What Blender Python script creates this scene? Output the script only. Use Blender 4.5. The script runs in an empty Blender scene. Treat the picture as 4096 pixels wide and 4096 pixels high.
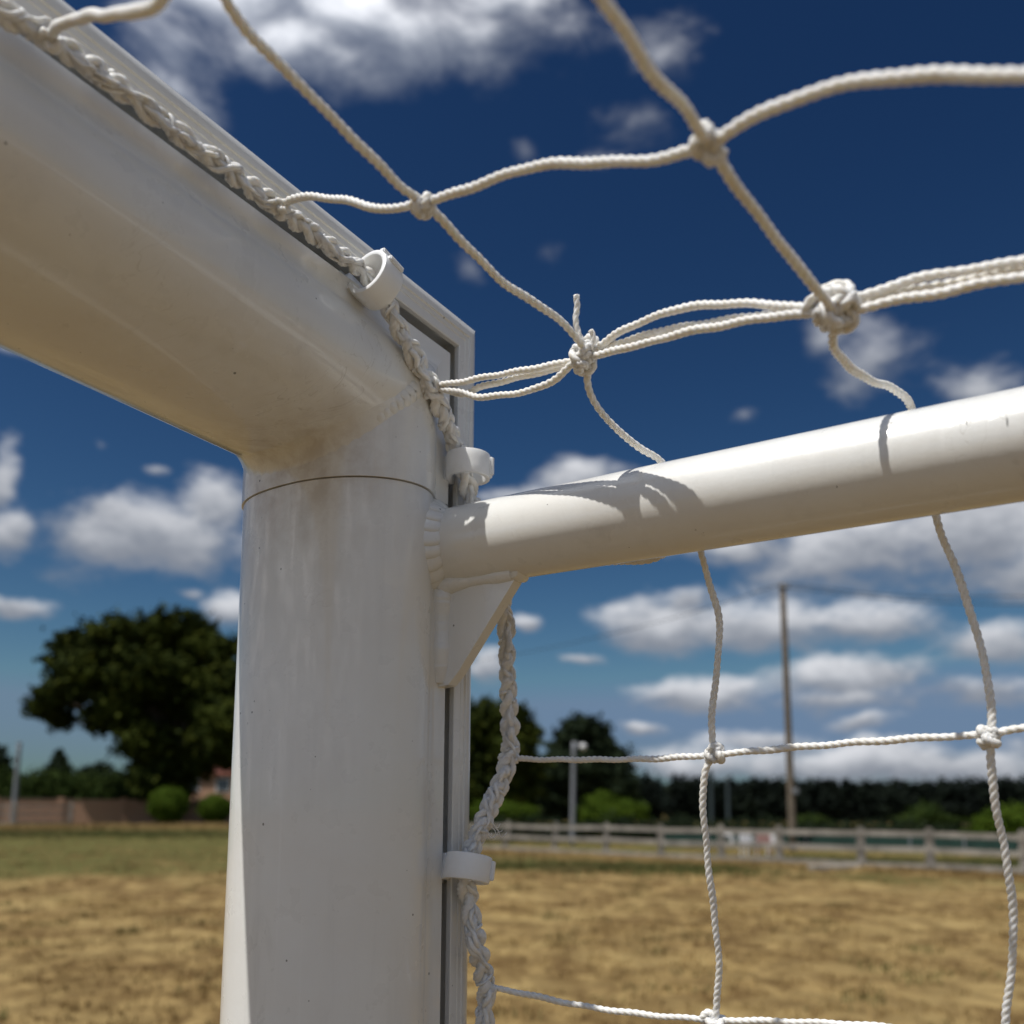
import bpy, bmesh, math, random
import numpy as np
from mathutils import Vector, Matrix

random.seed(7)
rng = np.random.default_rng(7)
scene = bpy.context.scene
R = math.radians

# ------------------------------------------------------------------ camera
W = 4096.0                      # measurements are taken on the 4096 px photograph
F = 3790.0; CX = 2048.0; CY = 2731.0
PITCH = math.atan(519.0 / F); ROLL = 0.006
CAMH = 1.54
cam_pos = np.array([0.0, 0.0, CAMH])
f0 = np.array([0, math.cos(PITCH), math.sin(PITCH)])
u0 = np.array([0, -math.sin(PITCH), math.cos(PITCH)])
r0 = np.array([1.0, 0, 0])
camR = math.cos(ROLL) * r0 + math.sin(ROLL) * u0
camU = math.cos(ROLL) * u0 - math.sin(ROLL) * r0
cam = bpy.data.cameras.new('camera')
cam.sensor_width = 36.0
cam.lens = 36.0 * F / W
cam.shift_y = (CY - W / 2) / W
cam.clip_start = 0.01; cam.clip_end = 20000
cam.dof.use_dof = True
cam.dof.focus_distance = 0.455
cam.dof.aperture_fstop = 8.6
camo = bpy.data.objects.new('camera', cam)
scene.collection.objects.link(camo)
m = Matrix.Identity(4)
for i in range(3):
    m[i][0] = camR[i]; m[i][1] = camU[i]; m[i][2] = -f0[i]; m[i][3] = cam_pos[i]
camo.matrix_world = m
scene.camera = camo

def ray(px, py):
    return f0 + camR * (px - CX) / F + camU * (CY - py) / F
def P(px, py, Z):
    return cam_pos + ray(px, py) * Z
def G(px, py, z=0.0):
    d = ray(px, py)
    return cam_pos + d * ((z - CAMH) / d[2])

# goal axes: TT = side tube direction (towards the back of the goal), CC = crossbar direction
TT = np.array([.8366, -.5478, 0.]); CC = np.array([-.5478, -.8366, 0.]); ZZ = np.array([0, 0, 1.])
O = np.array([-.091, .4865, 0.0])

# ------------------------------------------------------------------ sun
SUN = 0.50 * CC - 0.145 * TT + ZZ
SUN = SUN / np.linalg.norm(SUN)
sl = bpy.data.lights.new('sun', 'SUN'); sl.energy = 3.6; sl.angle = R(0.55); sl.color = (1.0, .965, .91)
so = bpy.data.objects.new('sun', sl); scene.collection.objects.link(so)
so.rotation_mode = 'QUATERNION'
so.rotation_quaternion = Vector(SUN).to_track_quat('Z', 'Y')
so.location = (0, 0, 30)

scene.view_settings.view_transform = 'Standard'
scene.view_settings.look = 'None'
scene.view_settings.exposure = 0.24
scene.view_settings.gamma = 1.0

# ------------------------------------------------------------------ node helper
class NT:
    def __init__(s, nt): s.nt = nt; s.n = nt.nodes; s.l = nt.links
    def node(s, t, **kw):
        n = s.n.new(t)
        for k, v in kw.items(): setattr(n, k, v)
        return n
    def put(s, sock, v):
        if isinstance(v, bpy.types.NodeSocket): s.l.new(v, sock)
        elif v is not None: sock.default_value = v
    def math(s, op, a, b=None, c=None, clamp=False):
        n = s.node('ShaderNodeMath', operation=op, use_clamp=clamp)
        s.put(n.inputs[0], a); s.put(n.inputs[1], b); s.put(n.inputs[2], c)
        return n.outputs[0]
    def vmath(s, op, a, b=None, scale=None):
        n = s.node('ShaderNodeVectorMath', operation=op)
        s.put(n.inputs[0], a); s.put(n.inputs[1], b)
        if scale is not None: s.put(n.inputs['Scale'], scale)
        return n
    def mixc(s, f, a, b, blend='MIX'):
        n = s.node('ShaderNodeMix', data_type='RGBA', blend_type=blend)
        s.put(n.inputs[0], f)
        s.put(n.inputs[6], a if isinstance(a, bpy.types.NodeSocket) else (*a, 1))
        s.put(n.inputs[7], b if isinstance(b, bpy.types.NodeSocket) else (*b, 1))
        return n.outputs[2]
    def ramp(s, v, lo, hi, a=0.0, b=1.0, kind='SMOOTHSTEP'):
        n = s.node('ShaderNodeMapRange', interpolation_type=kind)
        s.put(n.inputs[0], v)
        for i, x in zip((1, 2, 3, 4), (lo, hi, a, b)): s.put(n.inputs[i], x)
        return n.outputs[0]
    def noise(s, vec, scale, detail=4, rough=.55, dist=0.0):
        n = s.node('ShaderNodeTexNoise')
        s.put(n.inputs['Vector'], vec)
        n.inputs['Scale'].default_value = scale; n.inputs['Detail'].default_value = detail
        n.inputs['Roughness'].default_value = rough; n.inputs['Distortion'].default_value = dist
        return n.outputs[0]

# ------------------------------------------------------------------ world: Nishita sky with cumulus
world = bpy.data.worlds.new('World'); scene.world = world; world.use_nodes = True
T = NT(world.node_tree); T.n.clear()
sky = T.node('ShaderNodeTexSky', sky_type='NISHITA')
sky.sun_disc = False
sky.sun_elevation = math.asin(SUN[2]); sky.sun_rotation = math.atan2(SUN[0], SUN[1])
sky.altitude = 50; sky.air_density = 1.0; sky.dust_density = 0.7; sky.ozone_density = 1.5
tc = T.node('ShaderNodeTexCoord')
d = tc.outputs['Generated']
sep = T.node('ShaderNodeSeparateXYZ'); T.l.new(d, sep.inputs[0])
az = T.math('ARCTAN2', sep.outputs[0], sep.outputs[1])
el = T.math('ARCSINE', sep.outputs[2])
warp = T.node('ShaderNodeTexNoise'); T.l.new(d, warp.inputs['Vector'])
warp.inputs['Scale'].default_value = 9; warp.inputs['Detail'].default_value = 3
wv = T.vmath('SUBTRACT', warp.outputs[1], (.5, .5, .5)).outputs[0]
wv = T.vmath('SCALE', wv, scale=.05).outputs[0]
comb = T.node('ShaderNodeCombineXYZ'); T.l.new(az, comb.inputs[0]); T.l.new(el, comb.inputs[1])
uv = T.vmath('ADD', comb.outputs[0], wv).outputs[0]
# x, y, half width, half height (photo view units of 1932), density, soft
clouds = [
 (690, 45, 330, 75, 1.25), (560, 90, 150, 80, 1.15), (330, 70, 120, 110, 1.1), (900, 70, 150, 60, 1.0), (380, -20, 400, 60, 1.2), (950, 10, 120, 50, 1.1),
 (1240, 90, 120, 120, .45), (1210, 220, 120, 80, .46), (985, 285, 50, 50, .24), (1035, 465, 60, 50, .24), (895, 520, 55, 60, .22), (1130, 300, 80, 30, .3), (330, 170, 110, 90, .9),
 (290, 1005, 170, 75, 1.35), (400, 950, 90, 70, 1.2), (205, 960, 90, 45, 1.1), (20, 1000, 55, 45, 1.1), (-10, 900, 40, 80, 1.0), (35, 1131, 60, 20, 1.3),
 (365, 1125, 40, 18, .9), (420, 1160, 45, 40, 1.2), (60, 672, 110, 26, .7), (195, 838, 40, 30, .3), (290, 880, 40, 16, .95),
 (1100, 905, 80, 32, 1.15), (1000, 935, 90, 25, 1.0), (1660, 690, 130, 85, .95), (1850, 730, 110, 60, .98), (1560, 640, 70, 60, .75), (1400, 780, 70, 45, .32),
 (1850, 990, 200, 110, 1.3), (1620, 1040, 210, 80, 1.15), (1420, 1040, 140, 40, .98), (1990, 1060, 200, 70, 1.2),
 (1000, 1180, 34, 18, 1.3), (925, 1262, 36, 40, 1.2), (1260, 1170, 90, 55, 1.35), (1420, 1185, 190, 45, 1.25), (1640, 1180, 150, 48, 1.2), (1880, 1205, 140, 45, 1.2),
 (1320, 1305, 110, 32, 1.25), (1600, 1275, 170, 42, 1.25), (1860, 1300, 130, 36, 1.15), (1560, 1320, 200, 30, 1.0), (1215, 1372, 45, 14, 1.1), (1120, 1245, 60, 16, .9),
 (1620, 1360, 70, 18, 1.1), (1440, 1395, 110, 26, 1.0), (1650, 1440, 420, 42, 1.2), (1330, 1450, 160, 35, 1.0), (1290, 1130, 60, 30, 1.2), (2050, 1400, 200, 60, 1.1),
]
val = None; num = None; den = None
for (x, y, a, b, wgt) in clouds:
    k = W / 1932
    c0 = ray(x * k, y * k); c1 = ray((x + a) * k, y * k); c2 = ray(x * k, (y - b) * k)
    ae = lambda q: (math.atan2(q[0], q[1]), math.asin(q[2] / np.linalg.norm(q)))
    (A0, E0), (A1, _), (_, E2) = ae(c0), ae(c1), ae(c2)
    mp = T.node('ShaderNodeMapping', vector_type='TEXTURE')
    T.l.new(uv, mp.inputs[0])
    mp.inputs['Location'].default_value = (A0, E0, 0)
    mp.inputs['Scale'].default_value = (abs(A1 - A0), abs(E2 - E0), 1)
    ln = T.vmath('LENGTH', mp.outputs[0]).outputs['Value']
    v = T.math('SUBTRACT', wgt, ln)
    sp = T.node('ShaderNodeSeparateXYZ'); T.l.new(mp.outputs[0], sp.inputs[0])
    wt = T.math('POWER', 2.718, T.math('MULTIPLY', v, 5.0))
    hh = T.math('MULTIPLY', sp.outputs[1], wt)
    if val is None: val, num, den = v, hh, wt
    else:
        val = T.math('SMOOTH_MAX', val, v, .25); num = T.math('ADD', num, hh); den = T.math('ADD', den, wt)
hgt = T.math('DIVIDE', num, T.math('MAXIMUM', den, 1e-6))
# scattered clouds everywhere away from the part of the sky the view takes in
pl = T.vmath('DIVIDE', d, None); 
dz = T.math('MAXIMUM', sep.outputs[2], .08)
cz = T.node('ShaderNodeCombineXYZ')
T.l.new(T.math('DIVIDE', sep.outputs[0], dz), cz.inputs[0]); T.l.new(T.math('DIVIDE', sep.outputs[1], dz), cz.inputs[1])
T.n.remove(pl.outputs[0].node)
gen = T.noise(cz.outputs[0], 1.1, 5, .6)
outside = T.math('MAXIMUM', T.ramp(T.math('ABSOLUTE', az), .6, .8), T.ramp(el, .95, 1.1))
genv = T.math('MULTIPLY', T.ramp(gen, .43, .68, -.4, 1.0, 'LINEAR'), 1.0)
genv = T.math('SUBTRACT', genv, T.math('MULTIPLY', T.math('SUBTRACT', 1.0, outside), 3.0))
val = T.math('MAXIMUM', val, genv)
sv = T.vmath('MULTIPLY', d, (1, 1, 1.9)).outputs[0]
n1 = T.noise(sv, 13, 8, .6, .2)
n2 = T.noise(sv, 5, 3, .5)
dens = T.math('ADD', val, T.math('MULTIPLY', T.math('SUBTRACT', n1, .5), 2.3))
dens = T.math('ADD', dens, T.math('MULTIPLY', T.math('SUBTRACT', n2, .5), .9))
alpha = T.ramp(dens, T.ramp(el, .25, .6, -.15, -.30), T.ramp(el, .25, .6, .85, 1.5))
lit = T.ramp(T.math('ADD', T.math('MULTIPLY', hgt, .75), T.math('MULTIPLY', T.math('SUBTRACT', n1, .5), 1.8)), -.45, .75)
ccol = T.mixc(lit, (2.15, 2.35, 2.75), (6.1, 6.2, 6.5))
skr = T.node('ShaderNodeSeparateXYZ'); T.l.new(T.vmath('MINIMUM', sky.outputs[0], (3.55, 4.47, 6.1)).outputs[0], skr.inputs[0])
skc = T.node('ShaderNodeCombineXYZ')
for i_, (e_, k_) in enumerate(((2.1, .0860), (1.85, .1195), (1.65, .1490))):   # deep, polarised-looking blue
    T.l.new(T.math('MULTIPLY', T.math('POWER', skr.outputs[i_], e_), k_), skc.inputs[i_])
skyc = skc.outputs[0]
ab = T.math('MULTIPLY', alpha, .95)
fin = T.mixc(ab, skyc, ccol)
dsun = T.vmath('DOT_PRODUCT', d, tuple(SUN)).outputs['Value']
boost = T.ramp(dsun, .20, .95, 1.0, 4.3)      # clouds round the sun brightened, mostly unseen, as fill for the shaded upright
ccol = T.vmath('SCALE', ccol, scale=boost).outputs[0]
fin = T.mixc(ab, skyc, ccol)
bg = T.node('ShaderNodeBackground'); T.l.new(fin, bg.inputs[0]); bg.inputs[1].default_value = .1
wo = T.node('ShaderNodeOutputWorld'); T.l.new(bg.outputs[0], wo.inputs[0])
world.cycles.sampling_method = 'MANUAL'; world.cycles.sample_map_resolution = 512

# ------------------------------------------------------------------ object helpers
ORG = {}
def mk(name, V, Fc, mat, parent=None, origin=None, smooth=True, sharp=None, **props):
    V = np.asarray(V, float)
    if parent is not None: og = ORG[parent.name]
    elif origin is not None: og = np.asarray(origin, float)
    else: og = np.array([V[:, 0].mean(), V[:, 1].mean(), V[:, 2].min()])
    me = bpy.data.meshes.new(name)
    me.from_pydata([tuple(v) for v in (V - og)], [], [tuple(int(i) for i in f) for f in Fc])
    me.update()
    if smooth: me.polygons.foreach_set('use_smooth', [True] * len(me.polygons))
    if sharp is not None:
        bm = bmesh.new(); bm.from_mesh(me)
        for e in bm.edges:
            if len(e.link_faces) == 2 and e.calc_face_angle(0) > R(sharp): e.smooth = False
        bm.to_mesh(me); bm.free()
    if mat: me.materials.append(mat)
    o = bpy.data.objects.new(name, me); scene.collection.objects.link(o)
    if parent is not None: o.parent = parent; ORG[o.name] = ORG[parent.name]
    else: o.location = og; ORG[o.name] = og
    for k, v in props.items(): o[k] = v
    return o
def thing(name, loc, **props):
    o = bpy.data.objects.new(name, None); scene.collection.objects.link(o)
    o.location = loc; o.empty_display_size = .1; ORG[o.name] = np.asarray(loc, float)
    for k, v in props.items(): o[k] = v
    return o
class MB:
    def __init__(s): s.V = []; s.F = []; s.n = 0
    def add(s, V, F):
        s.V.append(np.asarray(V, float)); s.F += [tuple(i + s.n for i in f) for f in F]; s.n += len(V); return s
    def box(s, c, size, rot=0.0, tilt=None):
        c = np.asarray(c, float); h = np.asarray(size, float) / 2
        v = np.array([[x, y, z] for x in (-1, 1) for y in (-1, 1) for z in (-1, 1)]) * h
        if tilt is not None: v = v @ np.array(Matrix.Rotation(tilt, 3, 'Y')).T
        v = v @ np.array(Matrix.Rotation(rot, 3, 'Z')).T + c
        s.add(v, [(0, 1, 3, 2), (4, 6, 7, 5), (0, 4, 5, 1), (2, 3, 7, 6), (0, 2, 6, 4), (1, 5, 7, 3)]); return s
    def build(s, name, mat, parent=None, **kw):
        return mk(name, np.concatenate(s.V), s.F, mat, parent, **kw)
def spline(pts, step):
    pts = np.asarray(pts, float)
    if len(pts) < 3: dense = np.linspace(0, 1, 200)[:, None] * (pts[1] - pts[0]) + pts[0]
    else:
        q = np.vstack([2 * pts[0] - pts[1], pts, 2 * pts[-1] - pts[-2]])
        out = []
        for i in range(1, len(q) - 2):
            p0, p1, p2, p3 = q[i - 1:i + 3]
            t = np.linspace(0, 1, 40, endpoint=(i == len(q) - 3))[:, None]
            # centripetal-ish tangents
            d1 = np.linalg.norm(p1 - p0) ** .5 + 1e-9; d2 = np.linalg.norm(p2 - p1) ** .5 + 1e-9; d3 = np.linalg.norm(p3 - p2) ** .5 + 1e-9
            m1 = (p1 - p0) / d1 - (p2 - p0) / (d1 + d2) + (p2 - p1) / d2
            m2 = (p2 - p1) / d2 - (p3 - p1) / (d2 + d3) + (p3 - p2) / d3
            m1 = m1 * d2; m2 = m2 * d2
            out.append((2 * t**3 - 3 * t**2 + 1) * p1 + (t**3 - 2 * t**2 + t) * m1 + (-2 * t**3 + 3 * t**2) * p2 + (t**3 - t**2) * m2)
        dense = np.vstack(out)
    L = np.concatenate([[0], np.cumsum(np.linalg.norm(np.diff(dense, axis=0), axis=1))])
    n = max(3, int(L[-1] / step) + 1)
    s = np.linspace(0, L[-1], n)
    return np.stack([np.interp(s, L, dense[:, i]) for i in range(3)], 1), s
def frames(p, closed=False):
    t = np.gradient(p, axis=0)
    if closed: t = np.roll(p, -1, 0) - np.roll(p, 1, 0)
    t /= np.linalg.norm(t, axis=1)[:, None] + 1e-12
    a = np.array([0, 0, 1.]) if abs(t[0][2]) < .9 else np.array([1., 0, 0])
    n = np.cross(t[0], a); n /= np.linalg.norm(n)
    N = [n]
    for i in range(1, len(p)):
        n = N[-1] - t[i] * np.dot(N[-1], t[i]); n /= np.linalg.norm(n) + 1e-12; N.append(n)
    N = np.array(N); B = np.cross(t, N)
    return t, N, B
def sweep(p, rad, nseg=12, sec=None, caps=True):
    """p (n,3); rad scalar/array; sec(theta array, i array)->(n,nseg) radius factor"""
    n = len(p); t, N, B = frames(p)
    th = np.linspace(0, 2 * math.pi, nseg, endpoint=False)
    r = np.ones((n, nseg)) * np.reshape(rad, (-1, 1))
    if sec is not None: r = r * sec(th[None, :], np.arange(n)[:, None])
    V = p[:, None, :] + r[..., None] * (np.cos(th)[None, :, None] * N[:, None, :] + np.sin(th)[None, :, None] * B[:, None, :])
    V = V.reshape(-1, 3); Fc = []
    for i in range(n - 1):
        a = i * nseg
        for j in range(nseg):
            k = (j + 1) % nseg
            Fc.append((a + j, a + k, a + nseg + k, a + nseg + j))
    if caps:
        Fc.append(tuple(range(nseg - 1, -1, -1))); Fc.append(tuple((n - 1) * nseg + j for j in range(nseg)))
    return V, Fc
CR = .00152
def cord_mesh(pts, r=CR, pitch=.0105, step=.00075, r1=None):
    p, s = spline(pts, step)
    # slight irregular wobble of a hand-made cord
    ph = rng.uniform(0, 6.28, 3)
    w = .00022 * np.stack([np.sin(s * 210 + ph[0]), np.sin(s * 170 + ph[1]), np.sin(s * 260 + ph[2])], 1)
    env = np.clip(np.minimum(s, s[-1] - s) / .01, 0, 1)[:, None]
    p = p + w * env
    rad = np.full(len(p), r) if r1 is None else np.linspace(r, r1, len(p))
    rad = rad * (1 + .05 * np.sin(s * 130 + ph[0]))
    tw = 2 * math.pi * s / pitch
    sec = lambda th, i: .70 + .40 * np.abs(np.cos(1.5 * (th - tw[i]))) ** .75
    return sweep(p, rad, 18, sec)
def knot_curve(R0, n=120):
    t = np.linspace(0, 2 * math.pi, n, endpoint=False)
    return np.stack([np.sin(t) + 2 * np.sin(2 * t), np.cos(t) - 2 * np.cos(2 * t), -np.sin(3 * t) * 1.6], 1) / 3 * R0
def knot_mesh(c, R0, r, seed=0, turns=1, squash=(1, 1, 1)):
    mb = MB(); rg = np.random.default_rng(seed)
    for k in range(turns):
        q = knot_curve(R0 * (1 + .12 * k))
        q = q * np.array(squash)
        ax = rg.normal(size=3); ax /= np.linalg.norm(ax)
        q = q @ np.array(Matrix.Rotation(rg.uniform(0, 6.28), 3, Vector(ax))).T
        off = rg.normal(size=3) * R0 * .28 * (turns > 1)
        q = np.vstack([q, q[:2]]) + c + off
        s = np.arange(len(q)) * .35
        sec = lambda th, i: .74 + .34 * np.abs(np.cos(1.5 * (th - s[i]))) ** .8
        mb.add(*sweep(q, r, 12, sec))
    return mb

# ------------------------------------------------------------------ materials
def newmat(name):
    mt = bpy.data.materials.new(name); mt.use_nodes = True
    t = NT(mt.node_tree); b = t.n['Principled BSDF']
    return mt, t, b
def simple(name, col, rough=.7, var=.25, scale=3.0, bump=0.0, bscale=30, spec=.3):
    mt, t, b = newmat(name)
    co = t.node('ShaderNodeTexCoord').outputs['Object']
    n = t.noise(co, scale, 6, .6)
    dark = tuple(c * (1 - var) for c in col); light = tuple(min(1, c * (1 + var)) for c in col)
    t.put(b.inputs['Base Color'], t.mixc(t.ramp(n, .3, .7), dark, light))
    b.inputs['Roughness'].default_value = rough
    b.inputs['Specular IOR Level'].default_value = spec
    if bump:
        bn = t.node('ShaderNodeBump'); bn.inputs['Strength'].default_value = bump; bn.inputs['Distance'].default_value = .02
        t.l.new(t.noise(co, bscale, 5), bn.inputs['Height']); t.l.new(bn.outputs[0], b.inputs['Normal'])
    return mt
def paint_mat():
    mt, t, b = newmat('white_powder_coat')
    co = t.node('ShaderNodeTexCoord').outputs['Object']
    base = (.80, .805, .78)
    big = t.noise(co, 14, 5, .6)
    st = t.vmath('MULTIPLY', co, (90, 90, 5)).outputs[0]
    streak = t.noise(st, 1.0, 5, .65)
    col = t.mixc(t.ramp(big, .35, .75), base, (.765, .755, .72))
    col = t.mixc(t.math('MULTIPLY', t.ramp(streak, .52, .78), .22), col, (.56, .56, .54))
    # grime specks: sparse random cells
    def specks(scale, rad, thr, stretch=(1, 1, 1), warp=0.0):
        cv = t.vmath('MULTIPLY', co, stretch).outputs[0]
        vo = t.node('ShaderNodeTexVoronoi'); t.l.new(cv, vo.inputs['Vector']); vo.inputs['Scale'].default_value = scale
        sp = t.node('ShaderNodeSeparateColor'); t.l.new(vo.outputs['Color'], sp.inputs[0])
        size = t.math('MULTIPLY', sp.outputs[1], rad)
        on = t.math('GREATER_THAN', sp.outputs[0], thr)
        near = t.math('LESS_THAN', vo.outputs['Distance'], size)
        return t.math('MULTIPLY', on, near)
    s1 = specks(110, .08, .62); s2 = specks(300, .2, .92)
    s3 = specks(40, .045, .66, (2.6, 2.6, .28))
    patch = t.ramp(t.noise(co, 26, 3), .52, .68)
    s2 = t.math('MULTIPLY', s2, patch)
    sp = t.math('MAXIMUM', t.math('MAXIMUM', t.math('MULTIPLY', s1, .8), t.math('MULTIPLY', s2, .75)), t.math('MULTIPLY', s3, .8))
    col = t.mixc(sp, col, (.07, .065, .055))
    # broad grey smears left by balls and hands, and pale drip lines
    sm = t.noise(t.vmath('MULTIPLY', co, (22, 22, 9)).outputs[0], 1.0, 4, .7, 1.2)
    col = t.mixc(t.math('MULTIPLY', t.ramp(sm, .56, .74), .20), col, (.50, .49, .45))
    dr = t.noise(t.vmath('MULTIPLY', co, (160, 160, 3.5)).outputs[0], 1.0, 3, .6)
    col = t.mixc(t.math('MULTIPLY', t.ramp(dr, .62, .76), .35), col, (.88, .88, .86))
    # scuffs: thin long scratches
    sv = t.node('ShaderNodeMapping'); t.l.new(co, sv.inputs[0]); sv.inputs['Rotation'].default_value = (.5, .8, .3); sv.inputs['Scale'].default_value = (9, 150, 60)
    scr = t.noise(sv.outputs[0], 1.0, 2, .5, .6)
    scm = t.math('MULTIPLY', t.ramp(t.math('ABSOLUTE', t.math('SUBTRACT', scr, .5)), 0, .012, 1, 0), t.ramp(t.noise(co, 9, 2), .55, .68))
    col = t.mixc(t.math('MULTIPLY', scm, .35), col, (.42, .39, .34))
    # brown dust washed into the welded inside corner (fixed stain on the metal)
    cpos = tuple((O + .03 * CC * 1.0 + ZZ * (CAMH + .2185 - .045)) - OGOAL)
    dist = t.vmath('DISTANCE', co, cpos).outputs['Value']
    stain = t.math('MULTIPLY', t.ramp(dist, .0, .075, 1, 0), t.ramp(t.noise(co, 60, 6, .65), .38, .7))
    col = t.mixc(t.math('MULTIPLY', stain, .55), col, (.36, .27, .18))
    t.put(b.inputs['Base Color'], col)
    t.put(b.inputs['Roughness'], t.ramp(t.noise(co, 60, 4), .3, .7, .24, .38, 'LINEAR'))
    b.inputs['Coat Weight'].default_value = .6; b.inputs['Coat Roughness'].default_value = .06
    bn = t.node('ShaderNodeBump'); bn.inputs['Strength'].default_value = .12; bn.inputs['Distance'].default_value = .0004
    h = t.math('ADD', t.noise(co, 420, 3), t.math('MULTIPLY', t.noise(co, 45, 3), 2.5))
    h = t.math('SUBTRACT', h, t.math('MULTIPLY', scm, 2))
    t.l.new(h, bn.inputs['Height']); t.l.new(bn.outputs[0], b.inputs['Normal'])
    return mt
OGOAL = np.array([O[0], O[1], 0.0])
M_paint = paint_mat()
def cord_mat():
    mt, t, b = newmat('white_polyethylene_twine')
    co = t.node('ShaderNodeTexCoord').outputs['Object']
    n = t.noise(co, 220, 5, .6); n2 = t.noise(co, 35, 3)
    col = t.mixc(t.ramp(n, .3, .75), (.77, .75, .70), (.87, .865, .845))
    col = t.mixc(t.math('MULTIPLY', t.ramp(n2, .55, .75), .35), col, (.62, .57, .48))
    t.put(b.inputs['Base Color'], col); b.inputs['Roughness'].default_value = .48
    b.inputs['Specular IOR Level'].default_value = .4
    b.inputs['Subsurface Weight'].default_value = .45; b.inputs['Subsurface Radius'].default_value = (.003, .0027, .0022); b.inputs['Subsurface Scale'].default_value = 1.0
    bn = t.node('ShaderNodeBump'); bn.inputs['Strength'].default_value = .5; bn.inputs['Distance'].default_value = .0003
    t.l.new(t.noise(co, 1500, 3, .6), bn.inputs['Height']); t.l.new(bn.outputs[0], b.inputs['Normal'])
    return mt
M_cord = cord_mat()
M_clip = simple('white_nylon', (.84, .85, .85), .38, .04, 40, 0, 30, .5)
M_clip.node_tree.nodes['Principled BSDF'].inputs['Subsurface Weight'].default_value = .3
M_clip.node_tree.nodes['Principled BSDF'].inputs['Subsurface Radius'].default_value = (.002, .002, .002)
M_clip.node_tree.nodes['Principled BSDF'].inputs['Subsurface Scale'].default_value = 1.0

# ------------------------------------------------------------------ ground
def sstep(a, b, x):
    t = np.clip((x - a) / (b - a), 0, 1); return t * t * (3 - 2 * t)
def gh(x, y):
    x = np.asarray(x, float); y = np.asarray(y, float)
    return .17 * sstep(12, 23, y) + .33 * sstep(28, 58, y) * sstep(-3, -16, x) + .014 * np.sin(x * .9 + 1.3 * np.sin(y * .31)) * np.sin(y * .7) * sstep(4, 9, np.hypot(x, y))
gx = np.concatenate([-np.geomspace(3000, 60, 14), np.linspace(-55, 55, 180), np.geomspace(60, 3000, 14)])
gy = np.concatenate([-np.geomspace(3000, 12, 14), np.linspace(-10, 100, 240), np.geomspace(108, 4000, 16)])
GX, GY = np.meshgrid(gx, gy)
GZ = gh(GX, GY)
nx = len(gx)
Fg = [(j * nx + i, j * nx + i + 1, (j + 1) * nx + i + 1, (j + 1) * nx + i) for j in range(len(gy) - 1) for i in range(nx - 1)]
def ground_mat():
    mt, t, b = newmat('parched_grass')
    co = t.node('ShaderNodeNewGeometry').outputs['Position']
    sp = t.node('ShaderNodeSeparateXYZ'); t.l.new(co, sp.inputs[0])
    a = t.noise(co, .55, 4, .6); m1 = t.noise(t.vmath('MULTIPLY', co, (1, .62, 1)).outputs[0], 2.3, 6, .66, .6); f1 = t.noise(co, 17, 4, .7)
    col = t.mixc(t.ramp(m1, .40, .68), (.125, .075, .028), (.35, .245, .10))
    col = t.mixc(t.math('MULTIPLY', t.ramp(a, .42, .66), .55), col, (.42, .31, .13))
    col = t.mixc(t.math('MULTIPLY', t.ramp(f1, .5, .75), .55), col, (.085, .058, .026))
    fv = t.vmath('MULTIPLY', co, (1, 1, 0)).outputs[0]
    gn = t.noise(fv, .16, 4, .6, .4); gn2 = t.noise(fv, 1.7, 4, .6)
    far = t.ramp(sp.outputs[1], 14, 30)
    left = t.ramp(sp.outputs[0], 1, -6)
    lf = t.math('MULTIPLY', left, t.ramp(sp.outputs[1], 15, 32))
    gm = t.math('ADD', t.math('MULTIPLY', far, .24), t.math('MULTIPLY', lf, .26))
    gm = t.ramp(t.math('ADD', t.math('ADD', gn, gm), t.math('MULTIPLY', gn2, .25)), .72, .95)
    col = t.mixc(t.math('MULTIPLY', gm, .85), col, t.mixc(gn2, (.05, .062, .016), (.115, .11, .034)))
    bounce_cut = t.ramp(t.vmath('LENGTH', co).outputs['Value'], 3.2, 5.6, 1, 0)  # unseen ground near the goal darkened to cut bounce onto the crossbar
    col = t.mixc(t.math('MULTIPLY', bounce_cut, t.ramp(m1, .2, .8, .75, 1.0)), col, (.125, .088, .048))
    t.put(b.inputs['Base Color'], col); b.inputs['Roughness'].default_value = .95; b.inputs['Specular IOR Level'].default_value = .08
    bn = t.node('ShaderNodeBump'); bn.inputs['Strength'].default_value = .8; bn.inputs['Distance'].default_value = .06
    t.l.new(t.math('ADD', m1, t.math('MULTIPLY', f1, .5)), bn.inputs['Height']); t.l.new(bn.outputs[0], b.inputs['Normal'])
    return mt
M_ground = ground_mat()
mk('ground', np.stack([GX, GY, GZ], -1).reshape(-1, 3), Fg, M_ground, origin=(0, 0, 0), kind='structure')

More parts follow.
